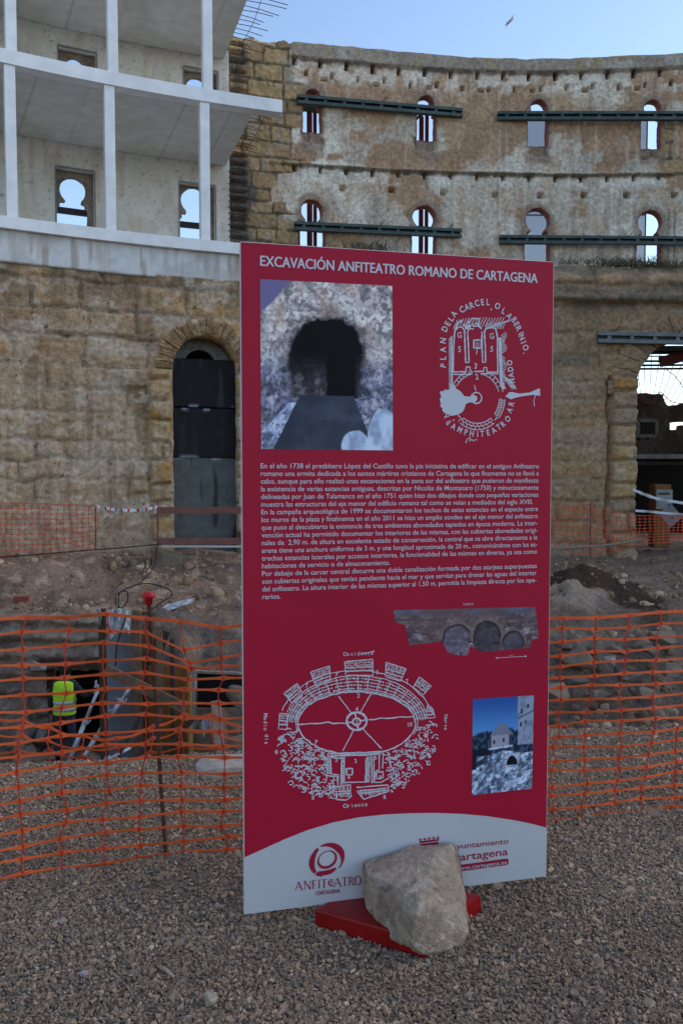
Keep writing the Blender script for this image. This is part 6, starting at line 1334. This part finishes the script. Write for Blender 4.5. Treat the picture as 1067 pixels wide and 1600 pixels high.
# serif capitals drawn stroke by stroke: (unit box 0..1)
SER = {'A': ([((.08, 0), (.48, 1)), ((.48, 1), (.92, 0)), ((.25, .36), (.72, .36))], (.09, .19, .09), [(.08, 0), (.92, 0)]), 'N': ([((.15, 0), (.15, 1)), ((.12, 1), (.86, 0)), ((.86, 0), (.86, 1))], (.10, .18, .10), [(.15, 0), (.12, 1), (.86, 1)]), 'F': ([((.22, 0), (.22, 1)), ((.16, .96), (.84, .96)), ((.22, .52), (.66, .52))], (.20, .10, .10), [(.22, 0)]), 'I': ([((.5, 0), (.5, 1))], (.34,), [(.5, 0), (.5, 1)]), 'T': ([((.5, 0), (.5, 1)), ((.04, .96), (.96, .96))], (.20, .10), [(.5, 0)]), 'R': ([((.2, 0), (.2, 1)), ((.16, .96), (.55, .96)), ((.55, .96), (.74, .76)), ((.74, .76), (.55, .5)), ((.55, .5), (.2, .5)), ((.45, .5), (.95, 0))], (.18, .10, .16, .16, .10, .17), [(.2, 0), (.92, 0)])}
bx = [('A', 52, 84), ('N', 87, 118), ('F', 120, 141), ('I', 144, 153), ('T', 155, 181), ('E', 182, 206), ('A', 205, 237), ('T', 236, 263), ('R', 263, 288), ('O', 288, 315)]
for ch, x0, x1 in bx:
    yb = 306 - (x0 - 52) * .092; H_ = 34 if ch != 'E' else 26; wq = x1 - x0; T = lambda p: Z7(x0 + p[0] * wq, yb - p[1] * H_ - (4 if ch == 'E' else 0)); sc_ = 24 / 2.54 * pm7
    if ch == 'O': I.stroke([T((.5 + .46 * math.cos(t * .2618), .5 + .5 * math.sin(t * .2618))) for t in range(24)], [sc_ * (.10 + .11 * abs(math.cos(t * .2618 + .3))) for t in range(25)], True)
    elif ch == 'E':
        I.stroke([T((.95, .95)), T((.5, .98)), T((.2, .75)), T((.12, .5)), T((.2, .25)), T((.5, .02)), T((.95, .05))], sc_ * .15); I.stroke([T((.0, .5)), T((1, .5))], sc_ * .12); I.stroke([T((.2, .78)), T((.95, .72))], sc_ * .08); I.stroke([T((.2, .24)), T((.95, .28))], sc_ * .08)
    else:
        L_, W_, sf = SER[ch]
        for (p, q), w_ in zip(L_, W_): I.stroke([T(p), T(q)], sc_ * (w_ if ch != 'I' else .18))
        for p in sf: d = .16 * 26 / wq; I.stroke([T((p[0] - d, p[1] + (.03 if p[1] < .5 else -.03))), T((p[0] + d, p[1] + (.03 if p[1] < .5 else -.03)))], sc_ * .075)
I.line('CARTAGENA', Z7(135, 325), Z7(232, 314), 14.5 / 2.54 * pm7, .018)
I.build('amphitheatre_logo', M['red_ink'])
I = Ink(); pm8 = px_m(750, 1340)
I.line('Ayuntamiento', Z7(664, 146), Z7(899, 121), 21 / 2.54 * pm8, .006); I.line('Cartagena', Z7(668, 194), Z7(896, 166), 29 / 2.54 * pm8, .010)
I.poly([Z7(*p) for p in [(676, 236), (893, 206), (899, 200), (898, 184), (892, 180), (676, 210)]])
for k in range(5):
    x = 549 + k * 17.5; yb = 108 - k * 2.2; I.poly([Z7(x - 7, yb - 6), Z7(x - 3.5, yb + 2), Z7(x + 3.5, yb + 2), Z7(x + 7, yb - 7), Z7(x + 2.5, yb - 3), Z7(x, yb - 10), Z7(x - 2.5, yb - 3)][::-1])
I.poly([Z7(*p) for p in [(546, 112), (548, 120), (622, 110), (624, 102)]]); I.poly([Z7(*p) for p in [(549, 123), (550, 132), (620, 124), (621, 114)]])
for k in range(6): x = 553 + k * 13; I.poly([Z7(x, 141 - k * 1.4), Z7(x + 8, 140 - k * 1.4), Z7(x + 8, 134.5 - k * 1.4), Z7(x, 135.5 - k * 1.4)])
I.stroke([Z7(534, 146), Z7(545, 140), Z7(552, 146)], 4 / 2.54 * pm8); I.stroke([Z7(*p) for p in [(545, 150), (545, 200), (560, 222), (585, 232), (610, 220), (624, 196), (624, 142), (545, 150)]], 5 / 2.54 * pm8)
I.build('town_hall_logo', M['red_ink'])
I = Ink(.0042); I.line('www.cartagena.es', Z7(684, 229), Z7(891, 201), 15.5 / 2.54 * pm8, .006); I.build('web_address', M['white_print'])
I = Ink(); I.stroke([Z7(366, 112), Z7(374, 104), Z7(382, 106)], .0012); I.stroke([Z7(380, 130), Z7(388, 128)], .0012); I.build('scuff_mark', M['foam_edge'])
# ---- red steel foot
bl, bf, brt = atZ(491, 1448, 0), atZ(664, 1498, 0), atZ(752, 1424, 0); bk = bl + brt - bf; hb = .064
V_ = [bl, bf, brt, bk]; cen = sum(V_) / 4
m = MB(); m.hexa([p for p in V_] + [cen + (p - cen) * .985 + np.array([0, 0, hb]) for p in V_]); m.build('base', M['red_paint'], sign, bevel=.006)
m = MB()
for f in (.30, .68): m.hexa([P3(BW * f - .05, hb - .004, .02), P3(BW * f + .05, hb - .004, .02), P3(BW * f + .05, hb - .004, -.045), P3(BW * f - .05, hb - .004, -.045), P3(BW * f - .05, VB + .0, .012), P3(BW * f + .05, VB, .012), P3(BW * f + .05, VB + .0, -.040), P3(BW * f - .05, VB, -.040)])
m.build('clamp', M['dark_metal'], sign)
m = MB(); m.bar(P3(BW * .5, .06, -.05), P3(BW * .5, 1.3, -.05), .05, .03, up=(0, 1, 0)); m.build('back_post', M['red_paint'], sign)

# ------------------------------------------------------------------ boulder holding the board down, loose stones
def sgnY(px): return float(np.interp(px, [378.5, 859], [2.945, 3.228]))
sil = [(566, 1360), (568, 1346), (600, 1336), (645, 1322), (676, 1320), (706, 1317), (716, 1330), (720, 1352), (722, 1386), (730, 1412), (734, 1440), (732, 1470), (724, 1481), (700, 1490), (672, 1496), (655, 1492), (640, 1480), (606, 1470), (588, 1455), (572, 1425), (568, 1395)]
pts = []
for (x, y) in sil:
    low = max(0, (y - 1400) / 95); left = min(1, max(0, (640 - x) / 60)); Yb = sgnY(x) - .03 - (.31 - .10 * left) * low; pts.append(atY(x, y, Yb)); pts.append(atY(645 + (x - 645) * .94, 1405 + (y - 1405) * .95, Yb + (-.03 if y > 1400 else -.02)))
for (x, y, d) in ((575, 1366, .10), (598, 1386, .17), (640, 1352, .13), (655, 1402, .285), (648, 1440, .325), (641, 1476, .335), (660, 1490, .345), (690, 1392, .22), (716, 1450, .27), (704, 1345, .12), (680, 1330, .09), (606, 1455, .20)): pts.append(atY(x, y, sgnY(x) - .03 - d))
tag(rock('boulder', pts, M['limestone'], [(.41, .32, .245), (.30, .225, .165), (.49, .42, .35)], .0058, 5, 12, None, 14, tuple(atZ(650, 1480, 0)), .012, .0022), 'pale rough limestone boulder resting on the red base of the board', 'boulder')
def pebble(px, py, w_, h_, label, col, seed):
    rng = random.Random(seed); c = atZ(px, py, .0); k = c[1] / FPX; r = w_ * k / 2; hh = h_ * k / 2; pts = []
    for _ in range(20):
        t = rng.uniform(0, 6.28); z = rng.uniform(-1, 1); q = math.sqrt(max(0, 1 - z * z)) ** .6; pts.append(c + np.array([q * r * math.cos(t), q * r * .9 * math.sin(t), hh * .75 + z * hh * .9]))
    tag(rock('loose_stone', pts, M['stone'], [col, tuple(.8 * q for q in col), tuple(1.2 * q for q in col)], .0015, 3, seed, None, 60, tuple(c)), label, 'stone')
pebble(329, 1570, 24, 30, 'largest pale loose stone on the gravel near the bottom of the photo', (.40, .34, .26), 3)
pebble(98, 1442, 17, 9, 'small flat pale stone on the gravel at left', (.36, .34, .31), 5)
pebble(132, 1525, 15, 10, 'small whitish stone on the gravel low at left', (.38, .37, .36), 6)
pebble(775, 1388, 26, 14, 'tan stone on the gravel right of the red base', (.30, .24, .18), 7)
st0 = [(306, 1195), (318, 1182), (380, 1180), (392, 1184), (392, 1216), (372, 1206), (350, 1212), (338, 1226), (310, 1222)]
pts = []
for (x, y) in st0:
    f = (y - 1180) / 48; pts.append(atY(x, y, 4.72 - .33 * f + .0)); pts.append(atY(x + (350 - x) * .1, y - 3 * (1 - f), 4.95 - .2 * f))
pts += [atY(322, 1205, 4.44), atY(345, 1200, 4.42), atY(385, 1198, 4.44), atY(330, 1230, 4.40)]
tag(rock('stone_slab', pts, M['stone'], [(.43, .36, .30), (.33, .26, .205), (.50, .44, .38)], .008, 4, 31, None, 8, tuple(atZ(345, 1226, 0))), 'flat pale stone slab lying on the gravel left of the board', 'stone slab')
m = MB(); a, b = atZ(246, 1508, .012), atZ(272, 1527, .010); m.tube([a, a + (b - a) * .5 + np.array([0, .003, .003]), b], [.006, .0075, .005], 7); tag(m.build('stick', M['wood_pale'], smooth=True, loc=tuple(a)), 'short pale stick on the gravel', 'stick')
